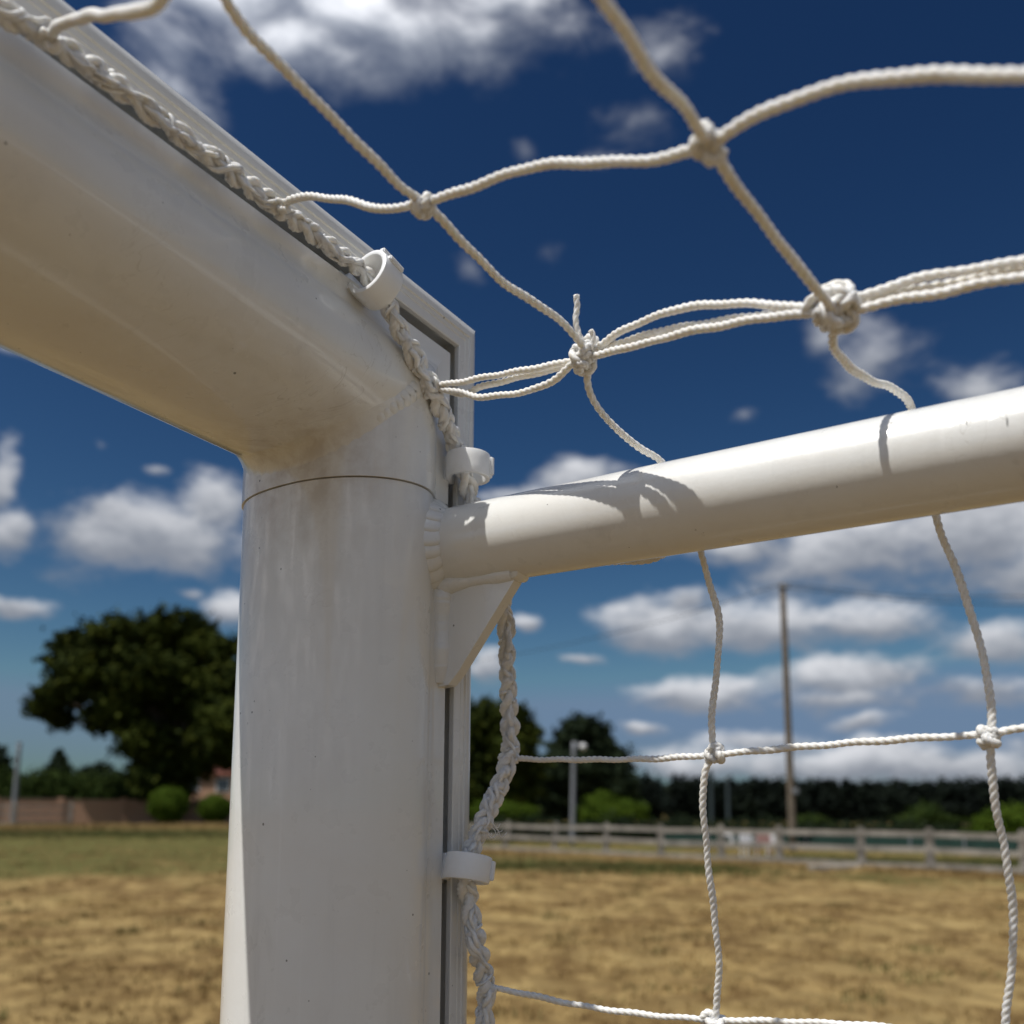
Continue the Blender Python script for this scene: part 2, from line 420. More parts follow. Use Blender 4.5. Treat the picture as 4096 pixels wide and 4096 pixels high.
# grass tufts -- one mass
def blades(xy, h, n, spread, name, mat, label, lean=.6, wid=.006):
    N = len(xy); base = np.repeat(xy, n, 0); hh = np.repeat(h, n) * rng.uniform(.55, 1.1, N * n)
    a = rng.uniform(0, 2 * math.pi, N * n); rr = spread * np.sqrt(rng.uniform(0, 1, N * n))
    bx = base[:, 0] + rr * np.cos(a); by = base[:, 1] + rr * np.sin(a); bz = gh(bx, by) - .01
    b = rng.uniform(0, 2 * math.pi, N * n); ln = hh * rng.uniform(.1, lean, N * n)
    dx, dy = np.cos(b), np.sin(b); w = wid * (1 + rng.uniform(0, 1, N * n))
    p0 = np.stack([bx - dy * w, by + dx * w, bz], 1); p1 = np.stack([bx + dy * w, by - dx * w, bz], 1)
    mx = bx + dx * ln * .35; my = by + dy * ln * .35; mz = bz + hh * .62
    p2 = np.stack([mx + dy * w * .7, my - dx * w * .7, mz], 1); p3 = np.stack([mx - dy * w * .7, my + dx * w * .7, mz], 1)
    p4 = np.stack([bx + dx * ln, by + dy * ln, bz + hh], 1)
    V = np.stack([p0, p1, p2, p3, p4], 1).reshape(-1, 3); M = N * n
    me = bpy.data.meshes.new(name)
    me.vertices.add(len(V)); me.vertices.foreach_set('co', V.ravel())
    idx = np.arange(M)[:, None] * 5 + np.array([[0, 1, 2, 3, 3, 2, 4]])
    me.loops.add(M * 7); me.loops.foreach_set('vertex_index', idx.ravel().astype(np.int32))
    st = (np.arange(M)[:, None] * 7 + np.array([[0, 4]])).ravel()
    me.polygons.add(M * 2); me.polygons.foreach_set('loop_start', st.astype(np.int32))
    me.update(calc_edges=True); me.validate()
    me.materials.append(mat)
    o = bpy.data.objects.new(name, me); scene.collection.objects.link(o)
    o['kind'] = 'stuff'; o['label'] = label; o['category'] = 'grass'
    return o
def grass_mat(name, c1, c2, c3):
    mt, t, b = newmat(name)
    co = t.node('ShaderNodeNewGeometry').outputs['Position']
    col = t.mixc(t.ramp(t.noise(co, 1.3, 4), .35, .65), c1, c2)
    col = t.mixc(t.math('MULTIPLY', t.ramp(t.noise(co, .35, 3), .45, .65), .8), col, c3)
    t.put(b.inputs['Base Color'], col); b.inputs['Roughness'].default_value = .8; b.inputs['Specular IOR Level'].default_value = .15
    return mt
def scatter(n, ymin, ymax, half):
    y = np.sqrt(rng.uniform(ymin**2, ymax**2, n)); x = rng.uniform(-1, 1, n) * (half * y + 1.0)
    return np.stack([x, y], 1)
M_dry = grass_mat('dry_grass_blades', (.30, .20, .080), (.42, .30, .125), (.17, .11, .042))
xy = np.vstack([scatter(5200, 5.5, 16, .62), scatter(5200, 16, 34, .6), scatter(3500, 34, 60, .6)])
keep = rng.uniform(0, 1, len(xy)) < .35 + .65 * (np.sin(xy[:, 0] * 1.7 + 2 * np.sin(xy[:, 1] * .8)) * np.sin(xy[:, 1] * 1.1 + xy[:, 0] * .4) > -.1)
xy = xy[keep]
blades(xy, rng.uniform(.025, .07, len(xy)) * (1 + xy[:, 1] * .012), 8, .10, 'dry_grass', M_dry, 'short straw coloured dry grass tufts across the parched field')
M_weed = grass_mat('brown_weed_blades', (.20, .135, .055), (.13, .11, .04), (.09, .09, .025))
xy = np.vstack([scatter(90, 6.0, 14, .6), scatter(150, 14, 30, .6)])
blades(xy, rng.uniform(.04, .10, len(xy)) * (1 + xy[:, 1] * .02), 26, .22, 'brown_weeds', M_weed, 'darker brown and olive weed clumps dotted over the straw field', lean=.8)
M_green = grass_mat('green_grass_blades', (.055, .068, .018), (.095, .10, .030), (.15, .12, .048))

# ------------------------------------------------------------------ goal frame
goal = thing('football_goal', OGOAL, label='white painted metal football goal corner with upright, crossbar and rear side tube', category='football goal')
RB = .0550; RAT = .0390 / .0550; TILT = .043; ZC = CAMH + .2165; SEAM = CAMH + .1614
def profile(r=RB, grow=0.0):
    """closed outline in (u, v): u towards the inside of the goal mouth, v towards the back; channel for the net clips on the back"""
    pts = []
    vs = .0475 + grow
    a0 = math.degrees(math.asin(min(.999, (vs + .0012) / r))); # angle where body meets the strip
    # body: from the strip (u<0, v>0) round the back, inside and front
    for a in np.linspace(180 - a0, 0, 38): pts.append((r * RAT * math.cos(R(a)), r * math.sin(R(a))))
    for a in np.linspace(-4, -88, 24):
        c, s_ = math.cos(R(a)), math.sin(R(a)); k = (abs(c)**2.45 + abs(s_)**2.45) ** (-1 / 2.45)
        pts.append((r * RAT * k * c, (r + .0035) * k * s_))
    # front to the outer side: squarer
    for a in np.linspace(-95, -168, 14):
        c, s_ = math.cos(R(a)), math.sin(R(a)); k = (abs(c)**3.2 + abs(s_)**3.2) ** (-1 / 3.2)
        pts.append((.054 * k * c, (r + .0035) * k * s_))
    pts += [(-.0572, .018), (-.0576, .030)]
    for a in np.linspace(178, 95, 10): pts.append((-.0486 + .009 * math.cos(R(a)), vs - .0078 + .009 * math.sin(R(a))))
    pts += [(-.0470, vs + .0012), (-.0466, vs + .0004), (-.0440, vs + .0004), (-.0436, vs), (-.0388, vs), (-.0384, vs - .0004), (-.0384, .0445), (-.0460, .0445), (-.0460, .018), (-.0225, .018), (-.0225, .0445), (-.0308, .0445), (-.0308, vs - .0004), (-.0304, vs), (-.0246, vs)]
    return np.array(pts)
def post_frame(u, v, z): return OGOAL + u * CC + v * TT + z * ZZ
def prism(prof, za, zb, rows=2):
    n = len(prof); V = []; Fc = []
    for k in range(rows):
        f = k / (rows - 1)
        for (u, v) in prof:
            a = za(u) if callable(za) else za; b = zb(u) if callable(zb) else zb
            V.append(post_frame(u, v, a + (b - a) * f))
    for k in range(rows - 1):
        for i in range(n):
            j = (i + 1) % n; Fc.append((k * n + j, k * n + i, (k + 1) * n + i, (k + 1) * n + j))
    return V, Fc, n
pr = profile(RB - .0011)
V, Fc, n = prism(pr, 0.0, SEAM - .0003)
Fc.append(tuple(range(n))); Fc.append(tuple(range(2 * n - 1, n - 1, -1)))
mk('upright', V, Fc, M_paint, goal, sharp=24)
# corner piece + crossbar, mitred
pr = profile(RB)
BARL = 3.5
V = [post_frame(u, v, SEAM + .0003) for u, v in pr] + [post_frame(u, v, ZC - u) for u, v in pr]
n = len(pr)
Fc = [((i + 1) % n, i, n + i, n + (i + 1) % n) for i in range(n)] + [tuple(range(n))]
mk('corner_piece', V, Fc, M_paint, goal, sharp=24)
V = []
ks = [0, .15, .6, BARL]
for k in ks: V += [OGOAL + (u + k) * CC + v * TT + (ZC - u) * ZZ if k == 0 else OGOAL + (k + .06) * CC + v * TT + (ZC - u + TILT * (k + .06 - u)) * ZZ for u, v in pr]
Fc = []
for k in range(len(ks) - 1):
    for i in range(n):
        j = (i + 1) % n; Fc.append((k * n + i, (k + 1) * n + i, (k + 1) * n + j, k * n + j)[::-1])
Fc.append(tuple((len(ks) - 1) * n + i for i in range(n)))
mk('crossbar', V, Fc, M_paint, goal, sharp=24)
# dark insert seen in the seam
V, Fc, nn = prism(profile(RB - .003)[:66], SEAM - .004, SEAM + .004)
M_dark = simple('shadowed_aluminium', (.12, .12, .125), .5, .2, 20)
mk('joint_sleeve', V, Fc[:-1], M_dark, goal, sharp=24)
# mitre weld
def bead(curve, r, ripple, n=14, flat=None, amp=.25, pitch=.006):
    p, s = spline(curve, .0006)
    rad = r if np.isscalar(r) else np.interp(s / s[-1], np.linspace(0, 1, len(r)), r)
    rp = ripple if np.isscalar(ripple) else np.interp(s / s[-1], np.linspace(0, 1, len(ripple)), ripple)
    saw = ((s / pitch) % 1.0)
    rad = rad * (1 + amp * rp * (np.sqrt(1 - (saw * .92) ** 2) - .6))
    return sweep(p, rad, n)
def ripples(crv, nrm, side, pitch, rx, ry, name):
    """overlapping weld crescents: crv (n,3) path, nrm outward normal, side across the bead"""
    mb = MB(); p, s_ = spline(crv, pitch)
    for k in range(len(p)):
        t_ = (p[min(k + 1, len(p) - 1)] - p[max(k - 1, 0)]); t_ /= np.linalg.norm(t_)
        f = k / max(1, len(p) - 1); q = f * (len(nrm) - 1); a = int(q); b2 = min(a + 1, len(nrm) - 1)
        n_ = nrm[a] * (1 - (q - a)) + nrm[b2] * (q - a); n_ = n_ - t_ * (n_ @ t_); n_ /= np.linalg.norm(n_)
        w_ = np.cross(t_, n_); r1 = rx * rng.uniform(.92, 1.1); n2 = n_ * math.cos(.30) - t_ * math.sin(.30); t2 = t_ * math.cos(.30) + n_ * math.sin(.30)
        V = []; Fc = []
        th = np.linspace(0, 2 * math.pi, 28, endpoint=False)
        for ph in np.linspace(-1.45, 1.45, 13):
            for a_ in th: V.append(p[k] + w_ * (r1 * math.cos(ph) * math.cos(a_)) + t2 * (r1 * .85 * math.cos(ph) * math.sin(a_)) + n2 * (ry * math.sin(ph)))
        for i_ in range(12):
            for j_ in range(28): Fc.append((i_ * 28 + j_, i_ * 28 + (j_ + 1) % 28, (i_ + 1) * 28 + (j_ + 1) % 28, (i_ + 1) * 28 + j_))
        mb.add(V, Fc)
    return mb
V = []; Fc = []; AN = np.linspace(-82, 112, 60); NB = 12
for ia, a in enumerate(AN):
    u, v = RB * RAT * math.cos(R(a)), RB * math.sin(R(a))
    if a < 0:
        c_, s_ = math.cos(R(a)), math.sin(R(a)); k = (abs(c_)**2.45 + abs(s_)**2.45) ** (-1 / 2.45); u, v = RB * RAT * k * c_, (RB + .0035) * k * s_
    c0 = max(0, math.cos(R(a)))
    w_ = .0035 + .0060 * c0 + .0008 * math.sin(a * .9)
    up, vp = u, v
    pm = OGOAL + u * CC + v * TT + (ZC - u) * ZZ
    nn_ = np.array([math.cos(R(a)) / RAT, math.sin(R(a))]); nn_ /= np.linalg.norm(nn_)
    out = (nn_[0] * (CC - ZZ) * .7 + nn_[1] * TT); out /= np.linalg.norm(out)
    fade = sstep(-82, -70, a) * sstep(112, 100, a)
    A_ = pm - w_ * ZZ; B_ = pm + w_ * CC + TILT * w_ * ZZ
    for k in range(NB + 1):
        f = k / NB; pt = (1 - f)**2 * A_ + 2 * f * (1 - f) * pm + f * f * B_
        V.append(pt + out * (.0010 * math.sin(math.pi * f) * fade - .0002))
for ia in range(len(AN) - 1):
    for k in range(NB): Fc.append((ia * (NB + 1) + k, ia * (NB + 1) + k + 1, (ia + 1) * (NB + 1) + k + 1, (ia + 1) * (NB + 1) + k))
crv = []; nr = []
for a in np.linspace(52, 88, 12):
    u, v = RB * RAT * math.cos(R(a)), RB * math.sin(R(a)); crv.append(OGOAL + u * .99 * CC + v * .985 * TT + (ZC - u) * ZZ); nr.append(math.cos(R(a)) * CC + math.sin(R(a)) * TT - .25 * ZZ)
wb_ = ripples(crv, np.array(nr), None, .0042, .0056, .0026, 'w'); wb_.add(V, Fc)
wb_.build('corner_weld', M_paint, goal)
# side tube
U0 = -.030; ZT = CAMH + .1372; RT = .021; TL = 1.1
tb = []
th = np.linspace(0, 2 * math.pi, 64, endpoint=False)
V = []
for v in (.034, .12, .3, TL): V += [OGOAL + (U0 + RT * math.cos(a)) * CC + v * TT + (ZT + RT * math.sin(a)) * ZZ for a in th]
Fc = []
for k in range(3):
    for i in range(64):
        j = (i + 1) % 64; Fc.append((k * 64 + i, (k + 1) * 64 + i, (k + 1) * 64 + j, k * 64 + j))
Fc += [tuple(range(64)), tuple(3 * 64 + i for i in range(63, -1, -1))]
tube = mk('side_tube', V, Fc, M_paint, goal, sharp=40)
# tube weld: follows the meeting line of tube and upright on the inner side
crv = []; nr = []
for a in np.linspace(74, -80, 26):
    u = U0 + (RT + .0022) * math.cos(R(a)); z = ZT + (RT + .0022) * math.sin(R(a))
    v = math.sqrt(max(0, 1 - (u / (RB * RAT))**2)) * RB if u > -.022 else .0475
    crv.append(OGOAL + u * CC + (v - .0018) * TT + z * ZZ); nr.append((math.cos(R(a)) * CC + math.sin(R(a)) * ZZ) + .95 * TT)
wb_ = ripples(crv[::1], np.array(nr), None, .0060, .0092, .0034, 'w')
wb_.build('tube_weld', M_paint, goal)
# gusset plate under the tube
def plate(uv_, u, th_):
    V = [OGOAL + (u + s_ * th_ / 2) * CC + v * TT + z * ZZ for s_ in (1, -1) for v, z in uv_]
    k = len(uv_)
    return V, [tuple(range(k)), tuple(range(2 * k - 1, k - 1, -1))] + [((i + 1) % k, i, k + i, k + (i + 1) % k) for i in range(k)]
gz = ZT - RT + .002
V, Fc = plate([(.045, gz), (.0915, gz), (.0935, gz - .005), (.060, gz - .048), (.054, gz - .054), (.045, gz - .055)], U0 + .002, .007)
mk('gusset_plate', V, Fc, M_paint, goal, sharp=30, smooth=False)
V1 = [OGOAL + (U0 + .0026) * CC + .0470 * TT + (gz - q) * ZZ for q in np.linspace(0, .053, 12)]
V, Fc = bead(V1, [.0078, .0088, .0075, .007, .008, .0072, .005], .3, amp=.18, pitch=.011)
V2 = [OGOAL + (U0 + .0045) * CC + q * TT + (gz - .0012) * ZZ for q in np.linspace(.05, .0925, 12)]
mbb = MB().add(V, Fc); mbb.add(*bead(V2, [.0070, .0050, .0036, .0034, .0042, .0038], .2, amp=.2))
V3 = [OGOAL + (U0 + q) * CC + .0935 * TT + (gz - .001) * ZZ for q in np.linspace(-.004, .007, 6)]
mbb.add(*bead(V3, [.003, .0042, .003], .2, amp=.2))
mbb.build('gusset_weld', M_paint, goal)

# ------------------------------------------------------------------ net
net = thing('goal_net', OGOAL, label='white twisted cord goal net with knotted square meshes clipped to goal frame', category='goal net')
def ropept(s): return None
def onback(px, py, dv=.0, v=.058):
    """point on the plane parallel to the back face of the goal seen at a pixel"""
    d_ = ray(px, py); q = OGOAL - cam_pos
    k = (q @ TT + v + dv) / (d_ @ TT)
    return cam_pos + d_ * k
ropeA = [onback(*q, -.0035 if (q[0], q[1]) in ((1820, 1770), (1850, 1870), (1880, 1980), (1885, 3400), (1855, 3480), (1875, 3600), (1424, 1068), (1490, 1130)) else 0.0) for q in [(-420, -250), (-200, -110), (0, 40), (190, 150), (405, 300), (626, 468), (856, 638), (1056, 788), (1156, 863), (1306, 974), (1424, 1068), (1490, 1130), (1550, 1215), (1610, 1340), (1670, 1450), (1722, 1545), (1775, 1660), (1820, 1770), (1850, 1870), (1880, 1980), (1925, 2120), (1985, 2300), (2015, 2430), (2028, 2600), (2030, 2750), (2040, 2900), (2040, 3020), (1985, 3170), (1930, 3290), (1885, 3400), (1855, 3480), (1875, 3600), (1900, 3750), (1930, 3880), (1945, 3970), (1940, 4100), (1930, 4300), (1915, 4700)]]
def rope(name, pts, label=None):
    p, s = spline(pts, .0005)
    t_, N_, B_ = frames(p)
    # constant frame: N along the face, B away from it
    Bd = np.tile(TT, (len(p), 1)); Bd = Bd - t_ * (Bd * t_).sum(1)[:, None]; Bd /= np.linalg.norm(Bd, axis=1)[:, None]
    Nd = np.cross(Bd, t_)
    mb = MB()
    jit = lambda k, f: np.sin(s * f + k * 2.1) * .5 + np.sin(s * f * 1.73 + k) * .5
    per = .031
    ph = 2 * math.pi * s / per + .9 * np.sin(s * 37) + .6 * np.sin(s * 83 + 1)
    iA = int(np.argmin(np.linalg.norm(p - ropeA[14], axis=1)))
    scl = .74 + .26 * sstep(s[iA] - .05, s[iA], s)
    wid = (1 + .16 * jit(3, 55)) * scl
    for k in range(3):      # core plait
        q = p + Nd * (.0031 * wid * np.sin(ph + 2.094 * k))[:, None] + Bd * (.0017 * np.sin(2 * ph + 4.19 * k))[:, None]
        sec = lambda th, i: .72 + .30 * np.abs(np.cos(2.5 * (th - s[i] * 500))) ** .7
        mb.add(*sweep(q, .0026 * scl * (1 + .18 * jit(k, 300)), 15, sec))
    per2 = .020
    for k in range(4):      # crochet loops round the plait
        x = s / per2 + k * .25 + .18 * np.sin(s * 46 + k) + .12 * np.sin(s * 101 + 2 * k)
        tri = np.abs((x % 1.0) * 2 - 1)
        q = p + Nd * (.0046 * wid * (np.sin(2 * math.pi * (x * .5)) + .22 * jit(k + 7, 400)))[:, None] + Bd * (.0034 * np.cos(2 * math.pi * (x * .5) + .6 * k) + .0008 * jit(k, 330))[:, None]
        sec = lambda th, i: .75 + .28 * np.abs(np.cos(1.5 * (th + s[i] * 420))) ** .7
        mb.add(*sweep(q, .00125 * scl * (1 + .35 * jit(k + 2, 240)), 9, sec))
    # little cinched wraps
    for c in np.arange(.012, s[-1], .027):
        c = c + rng.uniform(-.003, .003); i = int(np.searchsorted(s, c));
        if i >= len(p): break
        a = np.linspace(0, 2 * math.pi * rng.uniform(.7, 1.0), 22) + rng.uniform(0, 6)
        q = p[i] + Nd[i] * (.0050 * scl[i] * np.cos(a))[:, None] + Bd[i] * (.0037 * scl[i] * np.sin(a))[:, None] + t_[i] * (np.linspace(-.003, .003, 22))[:, None]
        mb.add(*sweep(q, .0008, 8))
    kw = {'label': label} if label else {}
    return mb.build(name, M_cord, net, **kw)
rope('edge_rope', ropeA)

nets = []
def cord(name, pts, r=CR, **kw):
    """pts: (px,py,depth) points read from the photo, or world points"""
    W3 = [P(*q) if not isinstance(q, np.ndarray) else q for q in pts]
    V, Fc = cord_mesh(W3, r, **kw)
    return mk(name, V, Fc, M_cord, net)
def zpts(pts, z0, z1):
    """depth runs evenly (in 1/z) along the drawn length"""
    q = np.array(pts, float); L = np.concatenate([[0], np.cumsum(np.linalg.norm(np.diff(q, axis=0), axis=1))]); L /= L[-1]
    iz = (1 - L) / z0 + L / z1
    return [(a, b, 1 / c) for (a, b), c in zip(q, iz)]
def depth(p): return float((p - cam_pos) @ f0)
ZA1 = depth(onback(190, 150)); ZA2 = depth(onback(1113, 835)); ZA3 = depth(onback(1740, 1550)); ZR1 = depth(onback(2050, 3030)); ZR2 = depth(onback(1960, 3955))
K1 = (1696, 812); K2 = (2841, 583); B1 = (2343, 1415); B2 = (3328, 1235); C1 = (2850, 3020); C2 = (3968, 2938); C3 = (2862, 4082)
zK1, zK2, zB1, zB2, zC1, zC2, zC3 = .335, .255, .412, .317, .436, .372, .450
cord('mesh_cord', zpts([(190, 150), (235, 105), (330, 70), (480, 55), (590, 35), (680, -40), (760, -140)], ZA1, .20))
cord('mesh_cord', zpts([(840, -160), (890, -20), (960, 90), (1130, 270), (1310, 450), (1500, 645), (1600, 740), K1], .25, zK1))
cord('mesh_cord', zpts([(1113, 835), (1160, 800), (1240, 787), (1400, 805), (1530, 836), K1], ZA2, zK1))
cord('mesh_cord', zpts([K1, (1850, 762), (2050, 690), (2200, 655), (2450, 650), (2650, 630), K2], zK1, zK2))
cord('mesh_cord', zpts([K2, (2940, 510), (3180, 395), (3450, 325), (3700, 300), (3950, 300), (4150, 308), (4500, 330)], zK2, .185))
cord('mesh_cord', zpts([(2340, -150), (2400, -20), (2480, 100), (2600, 280), (2740, 440), K2], .195, zK2))
cord('mesh_cord', zpts([K1, (1850, 965), (2000, 1120), (2130, 1205), (2260, 1300), (2320, 1370), B1], zK1, zB1 - .004))
cord('mesh_cord', zpts([K2, (2920, 710), (3040, 870), (3180, 1050), (3270, 1165), (3350, 1255)], zK2, zB2 - .006))
# rope bundle running back above the tube
cord('bundle_cord', zpts([(1745, 1540), (1850, 1527), (2000, 1497), (2150, 1472), (2300, 1440)], ZA3 - .004, zB1))
cord('bundle_cord', zpts([(1745, 1550), (1850, 1575), (1920, 1550), (2050, 1515), (2200, 1480), (2310, 1450)], ZA3, zB1 + .004))
cord('bundle_cord', zpts([(1740, 1555), (1830, 1565), (1900, 1585), (2000, 1582), (2130, 1558), (2230, 1510), (2300, 1445)], ZA3 - .002, zB1 - .003))
cord('bundle_cord', zpts([(2370, 1400), (2500, 1318), (2680, 1245), (2880, 1215), (3080, 1220), (3250, 1235)], zB1, zB2))
cord('bundle_cord', zpts([(2370, 1405), (2550, 1350), (2720, 1310), (2900, 1283), (3080, 1258), (3260, 1240)], zB1 + .003, zB2 + .003))
cord('bundle_cord', zpts([(2370, 1425), (2560, 1378), (2740, 1330), (2920, 1295), (3100, 1265), (3270, 1250)], zB1 - .004, zB2 - .002))
cord('bundle_cord', zpts([(3370, 1215), (3500, 1165), (3700, 1110), (3900, 1075), (4150, 1035), (4500, 990)], zB2, .268))
cord('bundle_cord', zpts([(3370, 1240), (3520, 1195), (3720, 1150), (3900, 1115), (4150, 1060), (4500, 1010)], zB2 + .003, .271))
cord('bundle_cord', zpts([(3370, 1255), (3560, 1205), (3750, 1175), (3950, 1130), (4150, 1095), (4500, 1050)], zB2 - .003, .265))
# side net: over the tube and down behind it
def tz(px): return 3790 * .042 / (337 + (px - 2100) * .0571)
s1 = [(2350, 1470, .413), (2352, 1540, .416), (2385, 1620, .421), (2470, 1720, .428), (2560, 1790, .436), (2645, 1850, tz(2645) + .012), (2715, 1935, tz(2715) + .026), (2770, 2080, tz(2760) + .027), (2800, 2200, tz(2800) + .024), (2840, 2340, .443), (2872, 2450, .440), (2878, 2560, .438), (2862, 2720, .437), (2848, 2880, .436), (*C1, zC1)]
s2 = [(3332, 1300, .318), (3338, 1390, .329), (3390, 1460, .344), (3480, 1520, .361), (3570, 1555, .376), (3630, 1600, tz(3630) + .010), (3665, 1700, tz(3665) + .025), (3700, 1880, tz(3700) + .028), (3740, 2060, tz(3740) + .025), (3805, 2230, .386), (3880, 2440, .379), (3935, 2640, .375), (3962, 2800, .373), (*C2, zC2)]
cord('side_cord', s1); cord('side_cord', s2)
cord('side_cord', zpts([(2848, 3030), (2820, 3085), (2812, 3200), (2825, 3380), (2850, 3600), (2872, 3800), (2874, 3920), C3], zC1, zC3))
cord('side_cord', zpts([C3, (2880, 4250), (2900, 4500)], zC3, .47))
cord('side_cord', zpts([(3965, 2960), (3962, 3050), (3985, 3230), (4022, 3420), (4050, 3620), (4052, 3800), (4035, 3960), (4020, 4150), (4000, 4500)], zC2, .392))
cord('side_cord', zpts([(2045, 3030), (2110, 3036), (2300, 3038), (2600, 3035), C1], ZR1, zC1))
cord('side_cord', zpts([C1, (3150, 2992), (3450, 2968), (3750, 2948), C2], zC1, zC2))
cord('side_cord', zpts([C2, (4060, 2915), (4200, 2898), (4500, 2860)], zC2, .352))
cord('side_cord', zpts([(1975, 3950), (2120, 3980), (2300, 4018), (2550, 4055), C3], ZR2, zC3))
cord('side_cord', zpts([C3, (3100, 4085), (3400, 4098), (3700, 4120), (4200, 4150)], zC3, .40))
# slack loop of net bunched behind the tube
cord('bundle_cord', [(2330, 2235, tz(2380) + .022), (2450, 2238, tz(2450) + .022), (2560, 2236, tz(2560) + .021), (2640, 2215, tz(2640) + .022), (2720, 2160, tz(2700) + .024)], r=.0026)
# tails
cord('cord_tail', zpts([(2350, 1410), (2318, 1340), (2303, 1280), (2308, 1225), (2305, 1180)], zB1 - .006, .404), r=.0013)
cord('cord_tail', zpts([(2360, 1400), (2375, 1350), (2362, 1320)], zB1 - .006, .405), r=.0012)
# knots
def knot(q, z, R0, r, turns, seed, sq=(1, 1, 1)):
    knot_mesh(P(q[0], q[1], z), R0, r, seed, turns, sq).build('knot', M_cord, net)
knot((1698, 815), zK1, .0031, .0017, 2, 3)
knot((2835, 590), zK2 + .001, .0031, .0017, 2, 5)
knot((2335, 1425), zB1 - .002, .0045, .0016, 3, 11)
knot((2365, 1410), zB1, .0036, .0016, 2, 14)
knot((2322, 1460), zB1 - .004, .0024, .0014, 1, 12)
knot((3335, 1240), zB2 - .002, .0055, .00165, 4, 21)
knot((3290, 1250), zB2, .0042, .0016, 2, 23)
knot((3395, 1225), zB2, .0042, .0016, 2, 25)
knot((3345, 1290), zB2 - .003, .0026, .0015, 1, 27)
knot((2850, 3022), zC1, .0034, .0018, 2, 31)
knot((3968, 2940), zC2, .0033, .0017, 2, 33)
knot((2862, 4084), zC3, .0034, .0018, 2, 35)
knot((1722, 1548), ZA3 - .004, .0046, .0017, 2, 41)
knot((2040, 3025), ZR1 - .003, .0036, .0016, 2, 43)
knot((1950, 3960), ZR2 - .003, .0036, .0016, 1, 45)
knot((1118, 838), ZA2 - .003, .0032, .0015, 1, 47)
knot((205, 165), ZA1 - .003, .0032, .0015, 1, 49)
# frayed fibres on the edge rope
fb = MB()
for k in range(6):
    x0, y0 = 1945 + rng.uniform(-20, 25), 3265 + rng.uniform(-10, 50)
    q = [onback(x0, y0, .004), onback(x0 + rng.uniform(10, 25), y0 + rng.uniform(15, 30), .006), onback(x0 + rng.uniform(25, 45), y0 + rng.uniform(30, 50), .007), onback(x0 + rng.uniform(35, 65), y0 + rng.uniform(15, 45), .007)]
    p, s = spline(q, .001); fb.add(*sweep(p, .00022, 5))
fb.build('frayed_fibre', M_cord, net)

# ------------------------------------------------------------------ net clips
def make_clip(lab):
    root = thing('net_clip', (0, 0, 0), label=lab, category='net clip', group='white plastic net clips on the goal frame')
    # local frame: x across the channel, y out of it, z along the rope
    def band(path, t_, z0, z1, zr):
        n_ = len(path); path = np.array(path); tg = np.gradient(path, axis=0); tg /= np.linalg.norm(tg, axis=1)[:, None]
        nm = np.stack([-tg[:, 1], tg[:, 0]], 1); mbv = []; prof = []
        hz = (z1 - z0) / 2
        for a in np.linspace(0, 2 * math.pi, 20, endpoint=False):
            c, s_ = math.cos(a), math.sin(a); k = (abs(c)**5 + abs(s_)**5) ** (-.2)
            prof.append((c * k * t_ / 2, s_ * k * hz))
        for i in range(n_):
            for (a, b) in prof: mbv.append((path[i][0] + nm[i][0] * a, path[i][1] + nm[i][1] * a, (z0 + z1) / 2 + b + zr[i]))
        m_ = len(prof); Fc = [(i * m_ + j, i * m_ + (j + 1) % m_, (i + 1) * m_ + (j + 1) % m_, (i + 1) * m_ + j) for i in range(n_ - 1) for j in range(m_)]
        Fc += [tuple(range(m_))[::-1], tuple((n_ - 1) * m_ + j for j in range(m_))]
        return mbv, Fc
    a = np.linspace(R(250), R(-40), 46)
    path = [(-.0108 * math.cos(q), .0112 + .0102 * math.sin(q)) for q in a]
    path = [(.0035, -.006), (.0045, -.003), (.005, .0003)] + path
    V, Fc = band(path, .0032, -.0066, .0066, np.zeros(len(path)))
    mk('hook', V, Fc, M_clip, root, sharp=40)
    for k, (ang, dz) in enumerate(((R(64), 0), (R(30), .001))):
        x, y = -.0126 * math.cos(ang), .0112 + .0120 * math.sin(ang)
        V, Fc = MBX(x, y, dz)
        mk('tab', V, Fc, M_clip, root, sharp=40)
    mb = MB().box((-.0015, -.0075, 0), (.010, .003, .015)); mb.box((-.0015, -.004, 0), (.0055, .006, .012))
    mb.build('channel_plug', M_clip, root)
    return root
def MBX(x, y, dz):
    bm = bmesh.new(); bmesh.ops.create_cube(bm, size=1)
    for v in bm.verts: v.co = Vector((v.co.x * .0026 + x, v.co.y * .0030 + y, v.co.z * .0098 + dz))
    bmesh.ops.bevel(bm, geom=bm.edges[:], offset=.0005, segments=2, affect='EDGES')
    V = [tuple(v.co) for v in bm.verts]; Fc = [tuple(v.index for v in f.verts) for f in bm.faces]
    bm.free(); return V, Fc
def place_clip(root, pos, xax, zax):
    z = Vector(zax).normalized(); x = Vector(xax); x = (x - z * x.dot(z)).normalized(); y = z.cross(x)
    mm = Matrix.Identity(4)
    for i in range(3): mm[i][0] = x[i]; mm[i][1] = y[i]; mm[i][2] = z[i]; mm[i][3] = pos[i]
    root.matrix_world = mm
    return root
clip = make_clip('white plastic net clip on upright just above the side tube, beside black joint gap')
def copy_clip(src, lab):
    r_ = src.copy(); scene.collection.objects.link(r_); r_['label'] = lab
    for ch in src.children:
        c_ = ch.copy(); scene.collection.objects.link(c_); c_.parent = r_
    return r_
clip2 = copy_clip(clip, 'tilted white plastic net clip holding the edge rope low on the upright, below the gusset')
clip3 = copy_clip(clip, 'white plastic net clip hooked on the crossbar near its mitred corner')
base1 = onback(1805, 1885, 0, .0475); place_clip(clip, base1, CC, ZZ)
